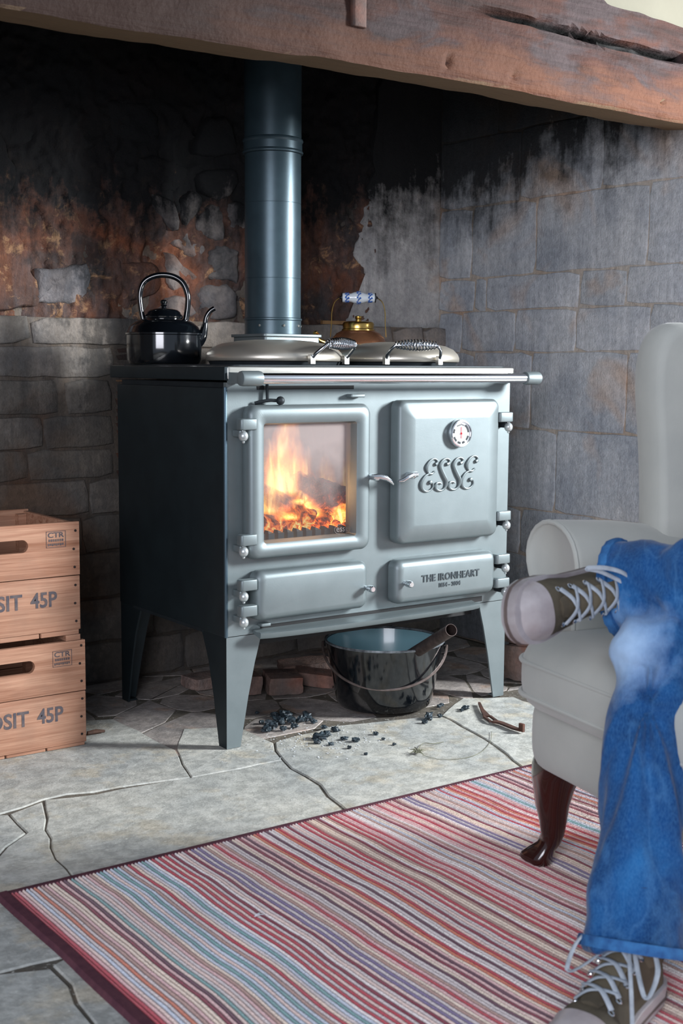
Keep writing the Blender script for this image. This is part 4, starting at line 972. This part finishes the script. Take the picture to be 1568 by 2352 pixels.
# ================================================ RUG
rg = random.Random(21)
def rug():
    X0, X1, Y0, Y1 = -.748, 1.62, -.512, -2.9
    pal = {'b': (228, 206, 196), 'g': (212, 204, 202), 'p': (222, 186, 184), 'l': (200, 210, 222), 's': (232, 216, 198), 'r': (184, 74, 86), 'm': (134, 60, 76), 'd': (104, 72, 86), 't': (128, 168, 166), 'o': (206, 128, 104), 'u': (130, 118, 152), 'w': (236, 230, 226), 'k': (180, 150, 140)}
    N = int((X1-X0)/.0068); seq = []
    while len(seq) < N:
        seq += [rg.choice('bgpslwbgsk') for _ in range(rg.randint(1, 3))]
        seq += rg.choice([['r'], ['r', 'b', 'r'], ['m'], ['m', 'p', 'd'], ['t'], ['t', 'g'], ['o', 'r'], ['u', 'g', 'u'], ['d'], ['k', 'm'], ['p', 'r', 'p'], ['l', 't', 'l'], ['k'], ['o']])
    seq[0:4] = ['r', 'r', 'p', 'b']
    ny = 90; mb = MB(); cols = []
    offs = [(0, .0012), (.22, .0050), (.5, .0062), (.78, .0050)]
    nx = N*4
    for i in range(nx+1):
        r, k = divmod(i, 4); u = (r+offs[k][0])/N; x = X0+.012+(X1-X0-.012)*u
        for j in range(ny+1):
            y = Y0-.006+(Y1-Y0)*j/ny
            wob = (fbm(x*1.3, y*1.6, 2)*.012+fbm(x*2.5, y*5, 8)*.006)*min(1, (x-X0)/.15)
            z = offs[k][1]+fbm(x*60, y*60)*.0008+fbm(x*2, y*2, 5)*.0015+.0015
            mb.v.append((x+wob, y, z))
    for i in range(nx):
        for j in range(ny):
            a = i*(ny+1)+j; mb.f.append((a, a+1, a+ny+2, a+ny+1)); cols.append(seq[min(i//4, N-1)])
    s = NT('woven_stripes'); at = s.n('ShaderNodeVertexColor', 'Color', {'layer_name': 'yarn'}); p = s.pos()
    n = s.noise(s.mapp(p, (170, 150, 1)), 1, 3, .7); n2 = s.noise(p, 4, 4)
    base = s.mix(1, at, s.mix(n, (.92, .90, .92, 1), (1.32, 1.28, 1.28, 1)), 'MULTIPLY'); base = s.mix(s.maprange(n2, .4, .7, 0, .18), base, lin((170, 160, 158)))
    s.fin(Base_Color=base, Roughness=.95, Specular_IOR_Level=.1, Sheen_Weight=.2, Normal=s.bump(s.math('ADD', n, s.noise(p, 420, 2)), .8, .004))
    t = thing('rug', 'striped woven rug in reds, pinks, blues and greys with a dark border', 'rug', (.4, -1.7, 0))
    o = obj('pile', mb, s.m, t, smooth=80, solid=False); me = o.data; ca = me.color_attributes.new('yarn', 'BYTE_COLOR', 'CORNER')
    data = []
    for c in cols: data += list(lin(pal[c]))*4
    ca.data.foreach_set('color', data)
    m_b = simple('rug_binding', (92, 58, 66), .95, 0, (74, 46, 56), 60, 500, .5, .002, spec=.1)
    b = MB(); b.loft([[(X0-.010+fbm(0, y*3)*.004, y, .0), (X0-.006+fbm(0, y*3)*.004, y, .009), (X0+.010+fbm(0, y*3)*.004, y, .0095), (X0+.014, y, .0)] for y in [Y0+.002+(Y1-Y0)*k/60 for k in range(61)]])
    obj('binding', b, m_b, t)
    b = MB(); b.loft([[(x, Y0+.004, .0), (x, Y0+.003, .0075), (x, Y0-.008, .008), (x, Y0-.012, .0)] for x in [X0-.008+(X1-X0)*k/60 for k in range(61)]])
    obj('binding', b, m_b, t)
rug()
ft = MB(); p0_ = onZ(584, 2105, .010)
ft.tube([p0_, p0_+Vector((.008, -.004, .003)), p0_+Vector((.016, -.002, 0))], .0007, 5); ft.tube([p0_+Vector((.004, .004, 0)), p0_+Vector((.012, .003, .002))], .0006, 5)
tag(obj('lint_thread', ft, m_china, None), 'tiny white thread lying on the striped rug', 'thread')

# ================================================ WING CHAIR  (own frame: x back, y towards the stove)
CRZ = radians(-12)
ch = thing('wing_chair', 'pale grey upholstered wing chair with dark cabriole legs on the rug', 'armchair', (.024, -1.20, .0085), CRZ)
m_up = simple('pale_velvet', (180, 181, 174), .85, 0, (164, 166, 161), 5, 240, .25, .0012, spec=.2)
m_up.node_tree.nodes['Principled BSDF'].inputs['Sheen Weight'].default_value = .25
m_mah = simple('dark_mahogany', (30, 12, 12), .16, 0, (52, 18, 13), 7, 60, .05, .0008, coat=.5)
def puffy(mb, x0, x1, y0, y1, z0, z1, b, r, crown=.0, bow=0., n=6):
    """upholstered block: rounded, crowned top, bowed front"""
    rings = []
    for t in [i/12 for i in range(13)]:
        a = pi*t; ins = b*(1-sin(a))**1.6 if True else 0; z = z0+(z1-z0)*(1-cos(a))/2
        P = []
        for x, y in rrect(x0+ins, x1-ins, y0+ins, y1-ins, max(r-ins*.3, .01), n):
            fy = (y-y0)/(y1-y0); P.append((x-bow*sin(pi*fy)*sin(a), y, z+crown*sin(pi*fy)*max(0, cos(pi-a))*.5))
        rings.append(P)
    mb.loft(rings); return mb
def cobj(nm, mb, mat=m_up, par=ch, **k): return obj(nm, mb, mat, par, local=True, **k)
cobj('seat_frame', puffy(MB(), -.012, .60, -.30, .285, .188, .318, .022, .05), smooth=80)
cobj('seat_cushion', puffy(MB(), -.055, .50, -.300, .264, .305, .435, .052, .07, .02, .02), smooth=80)
for za in (.338, .392):
    P = [(x-.0-.02*sin(pi*(y+.3)/.612), y, za+(0 if za < .36 else .004)) for x, y in rrect(-.050, .495, -.296, .260, .06, 8)]
    cobj('piping', MB().tube(P, .0042, 8, closed=True))
def arm(sg):
    prof = [(.240, .300), (.240, .43), (.236, .48), (.228, .52), (.234, .565), (.254, .598), (.292, .620), (.340, .622), (.380, .602), (.402, .565), (.398, .525), (.372, .485), (.340, .450), (.316, .40), (.310, .300)]
    prof = chaikin([(y, z) for y, z in prof], 1)
    cy, cz = .308, .55
    rings = []
    for x, k, dz in ((.072, .86, 0), (.060, .93, 0), (.062, .985, 0), (.075, 1.0, 0), (.2, .99, -.006), (.35, .95, -.022), (.52, .90, -.045)):
        rings.append([(x, sg*(cy+(y-cy)*k), (cz+(z-cz)*k if z > .45 else z)+dz) for y, z in prof])
    cobj('arm', MB().loft(rings), smooth=70)
    P = [(.064, sg*(cy+(y-cy)*.955), cz+(z-cz)*.955) for y, z in prof if z > .33]
    cobj('piping', MB().tube(P, .0045, 8))
    # wing
    wp = [(.27, .52), (.27, .64), (.262, .76), (.250, .86), (.252, .93), (.275, .975), (.325, .985), (.40, .955), (.48, .94), (.56, .99), (.60, 1.05), (.62, .90), (.60, .70), (.58, .50)]
    wp = chaikin(wp, 2); cx_, cz_ = .44, .76
    rings = []
    for yy, k in ((.248, .80), (.252, .90), (.262, .965), (.280, 1.0), (.300, 1.0), (.318, .965), (.328, .90), (.332, .80)):
        rings.append([(cx_+(x-cx_)*(1-(1-k)*.45), sg*(yy+.02*(1-(x-.27)/.35)), cz_+(z-cz_)*(1-(1-k)*.45)) for x, z in wp])
    cobj('wing', MB().loft(rings), smooth=70)
arm(1); arm(-1)
bk_ = MB(); rings = []
for z, x, w, t in ((.30, .50, .26, .07), (.45, .51, .262, .085), (.65, .545, .265, .08), (.85, .575, .268, .075), (1.0, .60, .262, .07), (1.07, .612, .235, .062), (1.11, .618, .18, .05), (1.125, .62, .10, .03)):
    rings.append([(x+dx, y, z) for dx, y in rrect(0, t, -w, w, t*.45, 5)])
cobj('back', bk_.loft(rings), smooth=70)
def cab(x, y, dx, dy):
    L_ = [(.200, -.030, .052), (.185, -.024, .050), (.165, -.016, .043), (.140, -.012, .036), (.110, -.010, .030), (.080, -.012, .0245), (.055, -.012, .0205), (.038, -.006, .0205), (.026, .004, .024), (.015, .012, .029), (.006, .014, .030), (.0, .012, .026)]
    rings = []
    for z, o, r in L_:
        ring = []
        for k in range(20):
            a = 2*pi*k/20; rr_ = r*(1+.05*cos(4*(a-atan2(dy, dx)))); 
            if z < .03: rr_ *= 1+.10*cos(3*(a-atan2(dy, dx)))
            ring.append((x+dx*o+rr_*cos(a), y+dy*o+rr_*sin(a), z))
        rings.append(ring)
    cobj('leg', MB().loft(rings), m_mah, smooth=70)
cab(.035, .268, -.7, .7); cab(.035, -.268, -.7, -.7)
for sg in (1, -1):
    cobj('leg', MB().loft([[(x, y, z) for x, y in rrect(cx_-.02, cx_+.02, sg*.26-.02, sg*.26+.02, .006, 3)] for cx_, z in ((.60, 0), (.57, .1), (.55, .2))]), m_mah, smooth=40)

# ================================================ PERSON
def remesh_obj(name, mb, mat, vox, parent, smooth_it=4, post=None, local=False):
    me = bpy.data.meshes.new(name); off = OFF.get(parent, Vector((0, 0, 0)))
    me.from_pydata([tuple(Vector(v)-off) for v in mb.v], [], mb.f)
    b = bmesh.new(); b.from_mesh(me); bmesh.ops.recalc_face_normals(b, faces=b.faces); b.to_mesh(me); b.free()
    o = bpy.data.objects.new(name, me); C.objects.link(o)
    r = o.modifiers.new('r', 'REMESH'); r.mode = 'VOXEL'; r.voxel_size = vox
    if smooth_it: s_ = o.modifiers.new('s', 'SMOOTH'); s_.iterations = smooth_it; s_.factor = .5
    dg = bpy.context.evaluated_depsgraph_get(); dg.update(); m2 = bpy.data.meshes.new_from_object(o.evaluated_get(dg))
    bpy.data.objects.remove(o)
    if post:
        nn = [Vector(q.vector) for q in m2.vertex_normals]; out = []
        for v, n_ in zip(m2.vertices, nn): out += list(v.co+n_*post(v.co+off, n_))
        m2.vertices.foreach_set('co', out); m2.update()
    m2.materials.clear(); m2.materials.append(mat); m2.polygons.foreach_set('use_smooth', [True]*len(m2.polygons))
    m2.name = name; o = bpy.data.objects.new(name, m2); link(o, parent); return o
def limb(mb, stations, n=24, ref=(0, 0, 1), caps=True):
    """stations: (point, r1, r2) with r1 across (t x ref) and r2 along ref"""
    P = [Vector(s[0]) for s in stations]; rings = []
    for i, (p, a, b_) in enumerate(stations):
        t = (P[min(i+1, len(P)-1)]-P[max(i-1, 0)]).normalized(); rf = Vector(ref); e2 = (rf-t*rf.dot(t)).normalized(); e1 = t.cross(e2)
        rings.append([P[i]+e1*(a*cos(2*pi*k/n))+e2*(b_*sin(2*pi*k/n)) for k in range(n)])
    return mb.loft(rings, caps, caps)
def sm(stations, k=5):
    out = []
    for i in range(len(stations)-1):
        q = [stations[max(i-1, 0)], stations[i], stations[i+1], stations[min(i+2, len(stations)-1)]]
        Q = [list(s[0])+[s[1], s[2]] for s in q]
        for j in range(k):
            t = j/k; r = [.5*(2*Q[1][c]+(Q[2][c]-Q[0][c])*t+(2*Q[0][c]-5*Q[1][c]+4*Q[2][c]-Q[3][c])*t*t+(3*Q[1][c]-Q[0][c]-3*Q[2][c]+Q[3][c])*t**3) for c in range(5)]
            out.append((Vector(r[:3]), r[3], r[4]))
    l = stations[-1]; out.append((Vector(l[0]), l[1], l[2])); return out
def jeans_mat():
    s = NT('faded_denim'); p = s.pos(); xyz = s.sep(p)
    n1 = s.noise(p, 7, 5, .6, .5); n2 = s.noise(s.mapp(p, (420, 420, 130)), 1, 3, .7); n3 = s.noise(p, 17, 4, .6)
    base = s.ramp(n1, [(.3, lin((2, 36, 78))), (.5, lin((5, 62, 116))), (.7, lin((28, 92, 148)))])
    base = s.mix(s.maprange(n2, .35, .7, 0, .3), base, lin((76, 130, 178)))
    cr_ = s.math('ABSOLUTE', s.math('SUBTRACT', s.noise(s.mapp(p, (9, 9, 3.4)), 1, 3, .5, .7), .5))
    base = s.mix(s.maprange(cr_, .030, .0, 0, .14), base, lin((96, 150, 196)))
    base = s.mix(s.maprange(n3, .55, .72, 0, .35), base, lin((20, 46, 88)))
    # knee worn pale
    d = s.n('ShaderNodeVectorMath', 'Value', {'operation': 'DISTANCE'}, i0=p, i1=KNEE+Vector((-.06, .012, .012)))
    base = s.mix(s.math('MULTIPLY', s.maprange(s.math('ADD', d, s.math('MULTIPLY', s.math('SUBTRACT', n3, .5), .08)), .085, .01, 0, .8), 1.0), base, lin((168, 196, 226)))
    return s.fin(Base_Color=base, Roughness=.88, Specular_IOR_Level=.2, Normal=s.bump(s.math('ADD', n2, n3), .25, .0015), Sheen_Weight=.15)
# joints
KNEE = atD(1506, 1500, 1.90); HEM = onZ(1452, 2205, .085); 
SH = KNEE.lerp(HEM, .5)
HEM2 = atD(1418, 1352, 1.98)               # cuff of the crossed leg
KNEE2 = Vector((.06, -1.56, .625))
HIP1, HIP2 = Vector((.40, -1.19, .52)), Vector((.38, -1.38, .52))
pe = thing('person', 'person in blue jeans and brown laced sneakers sitting with one ankle crossed over the knee', 'person', (.3, -1.28, .0))
m_jeans = jeans_mat()
jm = MB()
dn = (HEM-KNEE).normalized()
sd1 = cr.copy(); sd1.z = 0; sd1.normalize()                        # across the leg as seen in the photograph
fwd = Vector((-cf.x, -cf.y, 0)).normalized()
# standing leg: thigh, knee, shin to the flared hem, then back up inside
st1 = sm([(HIP1, .085, .085), (HIP1.lerp(KNEE, .5)+Vector((0, 0, .02)), .082, .078), (KNEE+Vector((.06, 0, .012)), .070, .066), (KNEE+Vector((-.005, 0, -.012)), .068, .064)])
limb(jm, st1)
jm.ball(KNEE, .066, 20)
def dpt(x, y, D): return atD(x, y, D)
D0, D1 = 1.90, (HEM-CP).dot(cf)
legst = []
for y, xl, xr in ((1500, 1412, 1604), (1600, 1405, 1590), (1700, 1394, 1580), (1800, 1388, 1572), (1900, 1378, 1566), (2000, 1364, 1560), (2060, 1352, 1562), (2110, 1352, 1566), (2150, 1345, 1574), (2185, 1338, 1582)):
    t = (y-1500)/(2185-1500); D = D0+(D1-D0)*t; c_ = dpt((xl+xr)/2, y, D); w = (xr-xl)/2/FPX*D
    legst.append((c_, w, w*(.92+.12*t)))
bot = legst[-1]
inner = [(bot[0]-dn*.0, bot[1]-.009, bot[2]-.009), (bot[0]-dn*.06, bot[1]-.012, bot[2]-.012)]
limb(jm, sm(legst, 4)+inner, 36, ref=tuple(fwd))
# crossed leg
dn2 = (HEM2-KNEE2).normalized()
st2 = sm([(HIP2, .085, .085), (HIP2.lerp(KNEE2, .5)+Vector((0, -.01, .02)), .082, .078), (KNEE2+Vector((.05, .0, .0)), .070, .066), (KNEE2+Vector((.0, .0, .0)), .066, .062)])
limb(jm, st2); jm.ball(KNEE2, .066, 20)
c2 = [(KNEE2, .064, .062), (KNEE2.lerp(HEM2, .35)+Vector((0, 0, .002)), .060, .064), (KNEE2.lerp(HEM2, .7), .056, .066), (HEM2-dn2*.035, .054, .070), (HEM2, .054, .073)]
c2i = [(HEM2+dn2*.001, .046, .064), (HEM2-dn2*.05, .042, .056)]
limb(jm, sm(c2)+c2i, 36)
# seat of the trousers
limb(jm, sm([(Vector((.39, -1.28, .50)), .16, .10), (Vector((.42, -1.285, .58)), .165, .11), (Vector((.45, -1.29, .68)), .15, .105)]), 28, ref=(1, 0, 0))
def wr_(p, n_):
    w = fbm(p.x*9, p.y*9, p.z*5)*(.009 if p.z > .5 else .0055)+fbm(p.x*22, p.y*22, p.z*9, 3)*.0045
    a = Vector((p.x, p.y, 0))
    d1 = (p-HEM).length                                            # long folds that gather towards the hem and behind the knee
    ang = atan2((p-SH).dot(sd1), (p-SH).dot(fwd))
    if p.z < .48: w += .010*(1-abs(sin(ang*2.5+p.z*7+sin(p.z*11)*.9)))*1.3-.004+.004*sin(ang*7+p.z*16)*(1-.3*p.z/.48)
    d2 = (p-KNEE).length
    if d2 < .16: w += .004*sin((p-KNEE).dot(dn)*80+ang*2)*(1-d2/.16)
    t2 = (p-HEM2).dot(-dn2)
    if p.z > .48 and t2 < .4 and t2 > .0: w += .005*sin(t2*55+p.z*40+fbm(p.x*8, p.y*8, p.z*8)*4)*min(1, t2*8)
    return w
jeans = remesh_obj('jeans', jm, m_jeans, .0052, pe, 3, wr_)
# hems: a stitched band round each cuff
m_hem = simple('denim_hem', (52, 112, 166), .9, 0, (18, 62, 116), 45, 300, .4, .003)
def hem(c_, a, b_, ref, d, w=.013):
    mb = MB(); P = []; rf = Vector(ref); e2 = (rf-d*rf.dot(d)).normalized(); e1 = d.cross(e2)
    rings = []
    for k in range(48):
        an = 2*pi*k/48; u = e1*cos(an)*a+e2*sin(an)*b_; un = u.normalized(); pk = .0012*sin(an*22)
        base = c_+u
        rings.append([base+un*(.0045+pk)-d*w, base+un*(.006+pk)-d*w*.5, base+un*(.0045+pk)+d*.002, base-un*.004+d*.001, base-un*.004-d*w])
    rings.append(rings[0]); mb.loft(rings, False, False); return mb
obj('hem', hem(bot[0], bot[1]+.001, bot[2]+.001, fwd, dn), m_hem, jeans)
obj('hem', hem(HEM2, .054, .073, (0, 0, 1), dn2), m_hem, jeans)
# seams
m_thread = simple('seam_thread', (120, 166, 206), .9, bst=0)

# sneakers (own frame: x toe, z up, heel at 0)
m_suede = simple('brown_suede', (104, 96, 80), .8, 0, (66, 60, 50), 9, 200, .35, .0015, spec=.25)
m_rub_ = simple('worn_white_rubber', (190, 186, 188), .36, 0, (132, 122, 122), 10, 60, .1, .001)
m_lace = simple('cotton_lace', (168, 176, 184), .85, 0, (138, 146, 154), 60, 400, .4, .001, spec=.2)
m_sock = simple('dark_sock', (40, 42, 50), .9)
def outline(x, k=1.0):
    """half widths (inner, outer) of the sole at x"""
    L_ = [(0, .002), (.008, .020), (.03, .032), (.08, .034), (.13, .037), (.18, .046), (.22, .048), (.25, .043), (.272, .030), (.284, .014), (.288, .002)]
    for a, b_ in zip(L_, L_[1:]):
        if a[0] <= x <= b_[0]: return (a[1]+(b_[1]-a[1])*(x-a[0])/(b_[0]-a[0]))*k
    return .002
TOP = [(0, .060), (.004, .088), (.03, .102), (.075, .112), (.10, .106), (.13, .092), (.16, .078), (.19, .066), (.22, .060), (.25, .052), (.272, .041), (.284, .030), (.288, .024)]
def top(x):
    for a, b_ in zip(TOP, TOP[1:]):
        if a[0] <= x <= b_[0]: return a[1]+(b_[1]-a[1])*(x-a[0])/(b_[0]-a[0])
    return .03
def shoe(M_, label, bow, tail):
    t = thing('sneaker', label, 'shoe', m=M_, group='pair of brown sneakers')
    def ring(x, k=1.0, dz=0):
        w = max(outline(x)-.004, .001)*k; h = top(x)+dz; P = []
        for j in range(21):
            a = pi*j/20; cx_ = cos(a); sx_ = sin(a)
            narrowing = 1-.28*(sx_**2)*(1 if x < .2 else .4)
            P.append((x, w*(abs(cx_)**.75)*(1 if cx_ > 0 else -1)*narrowing if abs(cx_) > 1e-6 else 0, .014+(h-.014)*(sx_**.62 if sx_ > 0 else 0)))
        return P
    xs = [.003+.283*i/44 for i in range(45)]
    obj('upper', MB().loft([ring(x) for x in xs]), m_suede, t, smooth=70, local=True)
    cap = MB().loft([ring(x, 1.05, .0022) for x in xs if x >= .218]+[ring(.2865, .9)]); obj('toe_cap', cap, m_rub_, t, smooth=70, local=True)
    P = []
    N = 22
    for i in range(N+1): x = .288*(1-cos(pi*i/N))/2; P.append((x, outline(x)))
    poly = P+[(x, -w) for x, w in P[::-1][1:-1]]
    cxs, cys = .144, 0
    sl = MB().loft([[((x-cxs)*k+cxs, y*k, z+(.010*max(0, (x-.22)/.07)**2)) for x, y in poly] for k, z in ((.95, 0), (1.0, .003), (1.01, .012), (1.03, .022), (1.03, .030), (.985, .0315))])
    obj('sole', sl, m_rub_, t, smooth=45, local=True)
    obj('sole_stripe', MB().loft([[((x-cxs)*k+cxs, y*k, z+(.010*max(0, (x-.22)/.07)**2)) for x, y in poly] for k, z in ((1.02, .010), (1.037, .011), (1.037, .0145), (1.02, .0155))]), simple('dark_stripe', (92, 80, 76), .7, bst=0), t, smooth=45, local=True)
    # collar and sock run up into the trouser leg
    obj('collar', MB().loft([[(.052+rx*cos(2*pi*k/24), ry*sin(2*pi*k/24), z+.006*cos(2*pi*k/24)) for k in range(24)] for rx, ry, z in ((.050, .031, .070), (.049, .031, .100), (.047, .031, .112), (.042, .028, .114))]), m_suede, t, local=True)
    obj('sock', MB().loft([[(.055+r*1.15*cos(2*pi*k/20), r*sin(2*pi*k/20), z) for k in range(20)] for r, z in ((.034, .09), (.032, .13), (.034, .19))]), m_sock, t, local=True)
    tg = MB().loft([[(x, y, top(x)+dz-.08*y*y*10) for y, dz in ((-w, .001), (-w*.5, .004), (0, .0055), (w*.5, .004), (w, .001), (0, -.004))] for x, w in ((.075, .021), (.10, .021), (.13, .020), (.16, .019), (.19, .018), (.205, .014))])
    obj('tongue', tg, m_suede, t, local=True)
    ey_x = [.196, .174, .152, .130, .108, .088]
    for i, x in enumerate(ey_x):
        for sg in (-1, 1):
            y = sg*.026; z = top(x)-.006-.004*(i < 2)
            obj('eyelet', MB().tube([(x+.0042*cos(2*pi*k/12), y+.0035*sin(2*pi*k/12), z+.0025-sg*.0028*sin(2*pi*k/12)) for k in range(12)], .0014, 6, closed=True), m_chrome, t, local=True)
    for i in range(len(ey_x)):
        x = ey_x[i]
        for sg in (-1, 1):
            x2 = ey_x[i+1] if i+1 < len(ey_x) else x-.015
            a = Vector((x, sg*.027, top(x)-.004)); b_ = Vector((x2, -sg*.026, top(x2)+.001)); c_ = Vector(((x+x2)/2, sg*.004, top((x+x2)/2)+.008+(.003 if sg > 0 else 0)))
            lace(t, [a, a.lerp(c_, .55)+Vector((0, 0, .003)), c_, c_.lerp(b_, .5)+Vector((0, 0, .002)), b_])
    for L_ in bow: lace(t, L_, .0034)
    for L_ in tail: lace(t, L_, .0028)
    return t
def lace(t, P, w=.0043):
    S_ = spline(P, 6); rings = []
    for i in range(len(S_)):
        d = (S_[min(i+1, len(S_)-1)]-S_[max(i-1, 0)]).normalized(); up = Vector((0, 0, 1))
        if abs(d.z) > .92: up = Vector((0, 1, 0))
        s_ = d.cross(up).normalized(); u_ = s_.cross(d)
        rings.append([S_[i]+s_*(w*cos(2*pi*k/8))+u_*(.0013*sin(2*pi*k/8)) for k in range(8)])
    obj('lace', MB().loft(rings), m_lace, t, local=True)
def frame3x(o, xdir, zdir):
    x_ = Vector(xdir).normalized(); z_ = Vector(zdir); z_ = (z_-x_*z_.dot(x_)).normalized(); y_ = z_.cross(x_)
    m = Matrix((x_, y_, z_)).transposed().to_4x4(); m.translation = o; return m
def frame3(o, xdir, zdir):
    z_ = Vector(zdir).normalized(); x_ = Vector(xdir); x_ = (x_-z_*x_.dot(z_)).normalized(); y_ = z_.cross(x_)
    m = Matrix((x_, y_, z_)).transposed().to_4x4(); m.translation = o; return m
heel = onZ(1496, 2262, .009); toe = onZ(1322, 2420, .009)
zt_ = .009
xdir = (toe-heel).normalized(); ank = HEM.copy()
org = Vector((ank.x, ank.y, zt_))-xdir*.075
bow1 = [[(.092, .0, .118), (.10, -.03, .128), (.125, -.058, .108), (.150, -.062, .072), (.135, -.045, .078), (.105, -.012, .112)],
        [(.092, .0, .118), (.10, .032, .124), (.128, .060, .100), (.155, .058, .070), (.140, .040, .084), (.102, .012, .114)]]
shoe(frame3(org, xdir, (0, 0, 1)), 'brown laced sneaker standing on the rug under the jeans hem', bow1, [[(.095, .004, .116), (.13, .02, .104), (.165, .040, .074), (.185, .052, .035)]])
up2 = -dn2
t2 = Vector((-.90, -.22, -.06))
M2 = frame3x(HEM2, t2, up2)
o2 = HEM2-(M2.to_3x3() @ Vector((.062, 0, .118)))+up2*.040
M2.translation = o2
bow2 = [[(.085, .0, .120), (.078, .030, .135), (.070, .065, .140), (.066, .105, .135), (.074, .110, .125), (.080, .060, .125), (.088, .01, .118)],
        [(.085, .0, .120), (.11, -.028, .125), (.14, -.045, .110), (.165, -.050, .090), (.14, -.040, .100), (.10, -.012, .118)]]
shoe(M2, 'brown laced sneaker of the crossed leg, held up in front of the chair', bow2, [[(.085, .004, .120), (.082, .035, .128), (.078, .075, .130), (.076, .118, .122)]])
# upper body, out of the picture to the right
m_skin = simple('skin', (198, 150, 126), .5, 0, (186, 134, 112), 12, 200, .1, .001)
m_knit = simple('grey_jumper', (92, 98, 108), .9, 0, (78, 84, 94), 30, 300, .4, .002)
m_hair = simple('brown_hair', (58, 42, 32), .6, 0, (42, 30, 24), 60, 200, .4, .002)
tm_ = MB(); SL, SR = Vector((.53, -1.13, 1.02)), Vector((.53, -1.48, 1.02))
limb(tm_, sm([(Vector((.44, -1.285, .60)), .155, .115), (Vector((.48, -1.29, .74)), .150, .11), (Vector((.51, -1.29, .90)), .17, .115), (Vector((.51, -1.29, 1.02)), .17, .10), (Vector((.50, -1.29, 1.08)), .09, .075), (Vector((.49, -1.29, 1.12)), .06, .06)]), 30, ref=(1, 0, 0))
HL, HR = Vector((.33, -1.36, .665)), Vector((.28, -1.50, .70))
for s_, e, h in ((SL, Vector((.53, -1.09, .77)), HL), (SR, Vector((.44, -1.56, .78)), HR)):
    limb(tm_, sm([(s_, .060, .062), (s_.lerp(e, .5), .052, .052), (e, .045, .045), (e.lerp(h, .5), .040, .040), (h.lerp(e, .12), .033, .033)]), 20)
remesh_obj('jumper', tm_, m_knit, .010, pe, 4)
hm = MB(); hc = Vector((.46, -1.29, 1.27))
limb(hm, sm([(Vector((.50, -1.29, 1.06)), .055, .058), (Vector((.485, -1.29, 1.16)), .052, .055), (Vector((.47, -1.29, 1.20)), .056, .066)]), 20, ref=(1, 0, 0))
hm.ball(hc, .1, 28, sc=(.98, .78, 1.16)); hm.ball(hc+Vector((-.035, 0, -.07)), .06, 20, sc=(.95, .85, .8))
hm.tube([hc+Vector((-.088, 0, .02)), hc+Vector((-.108, 0, -.012)), hc+Vector((-.092, 0, -.024))], [.009, .014, .011], 12)
hm.ball(hc+Vector((-.089, 0, -.055)), .019, 12, sc=(.55, 1.3, .5))
for sg in (-1, 1): hm.ball(hc+Vector((.0, sg*.08, -.01)), .022, 12, sc=(.8, .35, 1.3))
def hand(mb, w, d, side):
    """palm and five fingers lying relaxed on the thigh"""
    d = Vector(d).normalized(); s_ = Vector((0, 0, 1)).cross(d).normalized()*side; up = Vector((0, 0, 1))
    limb(mb, [(w-d*.05, .026, .022), (w, .028, .018), (w+d*.045, .040, .015), (w+d*.085, .041, .013), (w+d*.092, .036, .010)], 16)
    for k, (o, L_) in enumerate(((-.030, .068), (-.010, .078), (.010, .074), (.029, .058))):
        b_ = w+d*.082+s_*o; mb.tube([b_, b_+d*L_*.45-up*.002, b_+d*L_*.8-up*.012, b_+d*L_*.93-up*.024], [.0095, .0088, .0080, .0060], 10)
    b_ = w+d*.02-s_*.026; mb.tube([b_, b_+d*.025-s_*.020-up*.003, b_+d*.052-s_*.026-up*.010, b_+d*.066-s_*.024-up*.016], [.012, .0105, .0095, .007], 10)
hand(hm, HL, (-1, -.08, -.18), 1); hand(hm, HR, (-1, .05, -.10), -1)
remesh_obj('body', hm, m_skin, .0045, pe, 2)
hr = MB(); hr.ball(hc+Vector((.018, 0, .028)), .105, 28, sc=(1.0, .84, 1.12))
hr.v = [v for v in hr.v]; ho = obj('hair', hr, m_hair, pe, smooth=80)
for sg in (-1, 1):
    obj('eye', MB().ball(hc+Vector((-.083, sg*.031, .006)), .011, 12), m_china, pe)
    obj('eyebrow', MB().tube([hc+Vector((-.090, sg*.018, .027)), hc+Vector((-.088, sg*.034, .031)), hc+Vector((-.078, sg*.048, .027))], .003, 6), m_hair, pe)
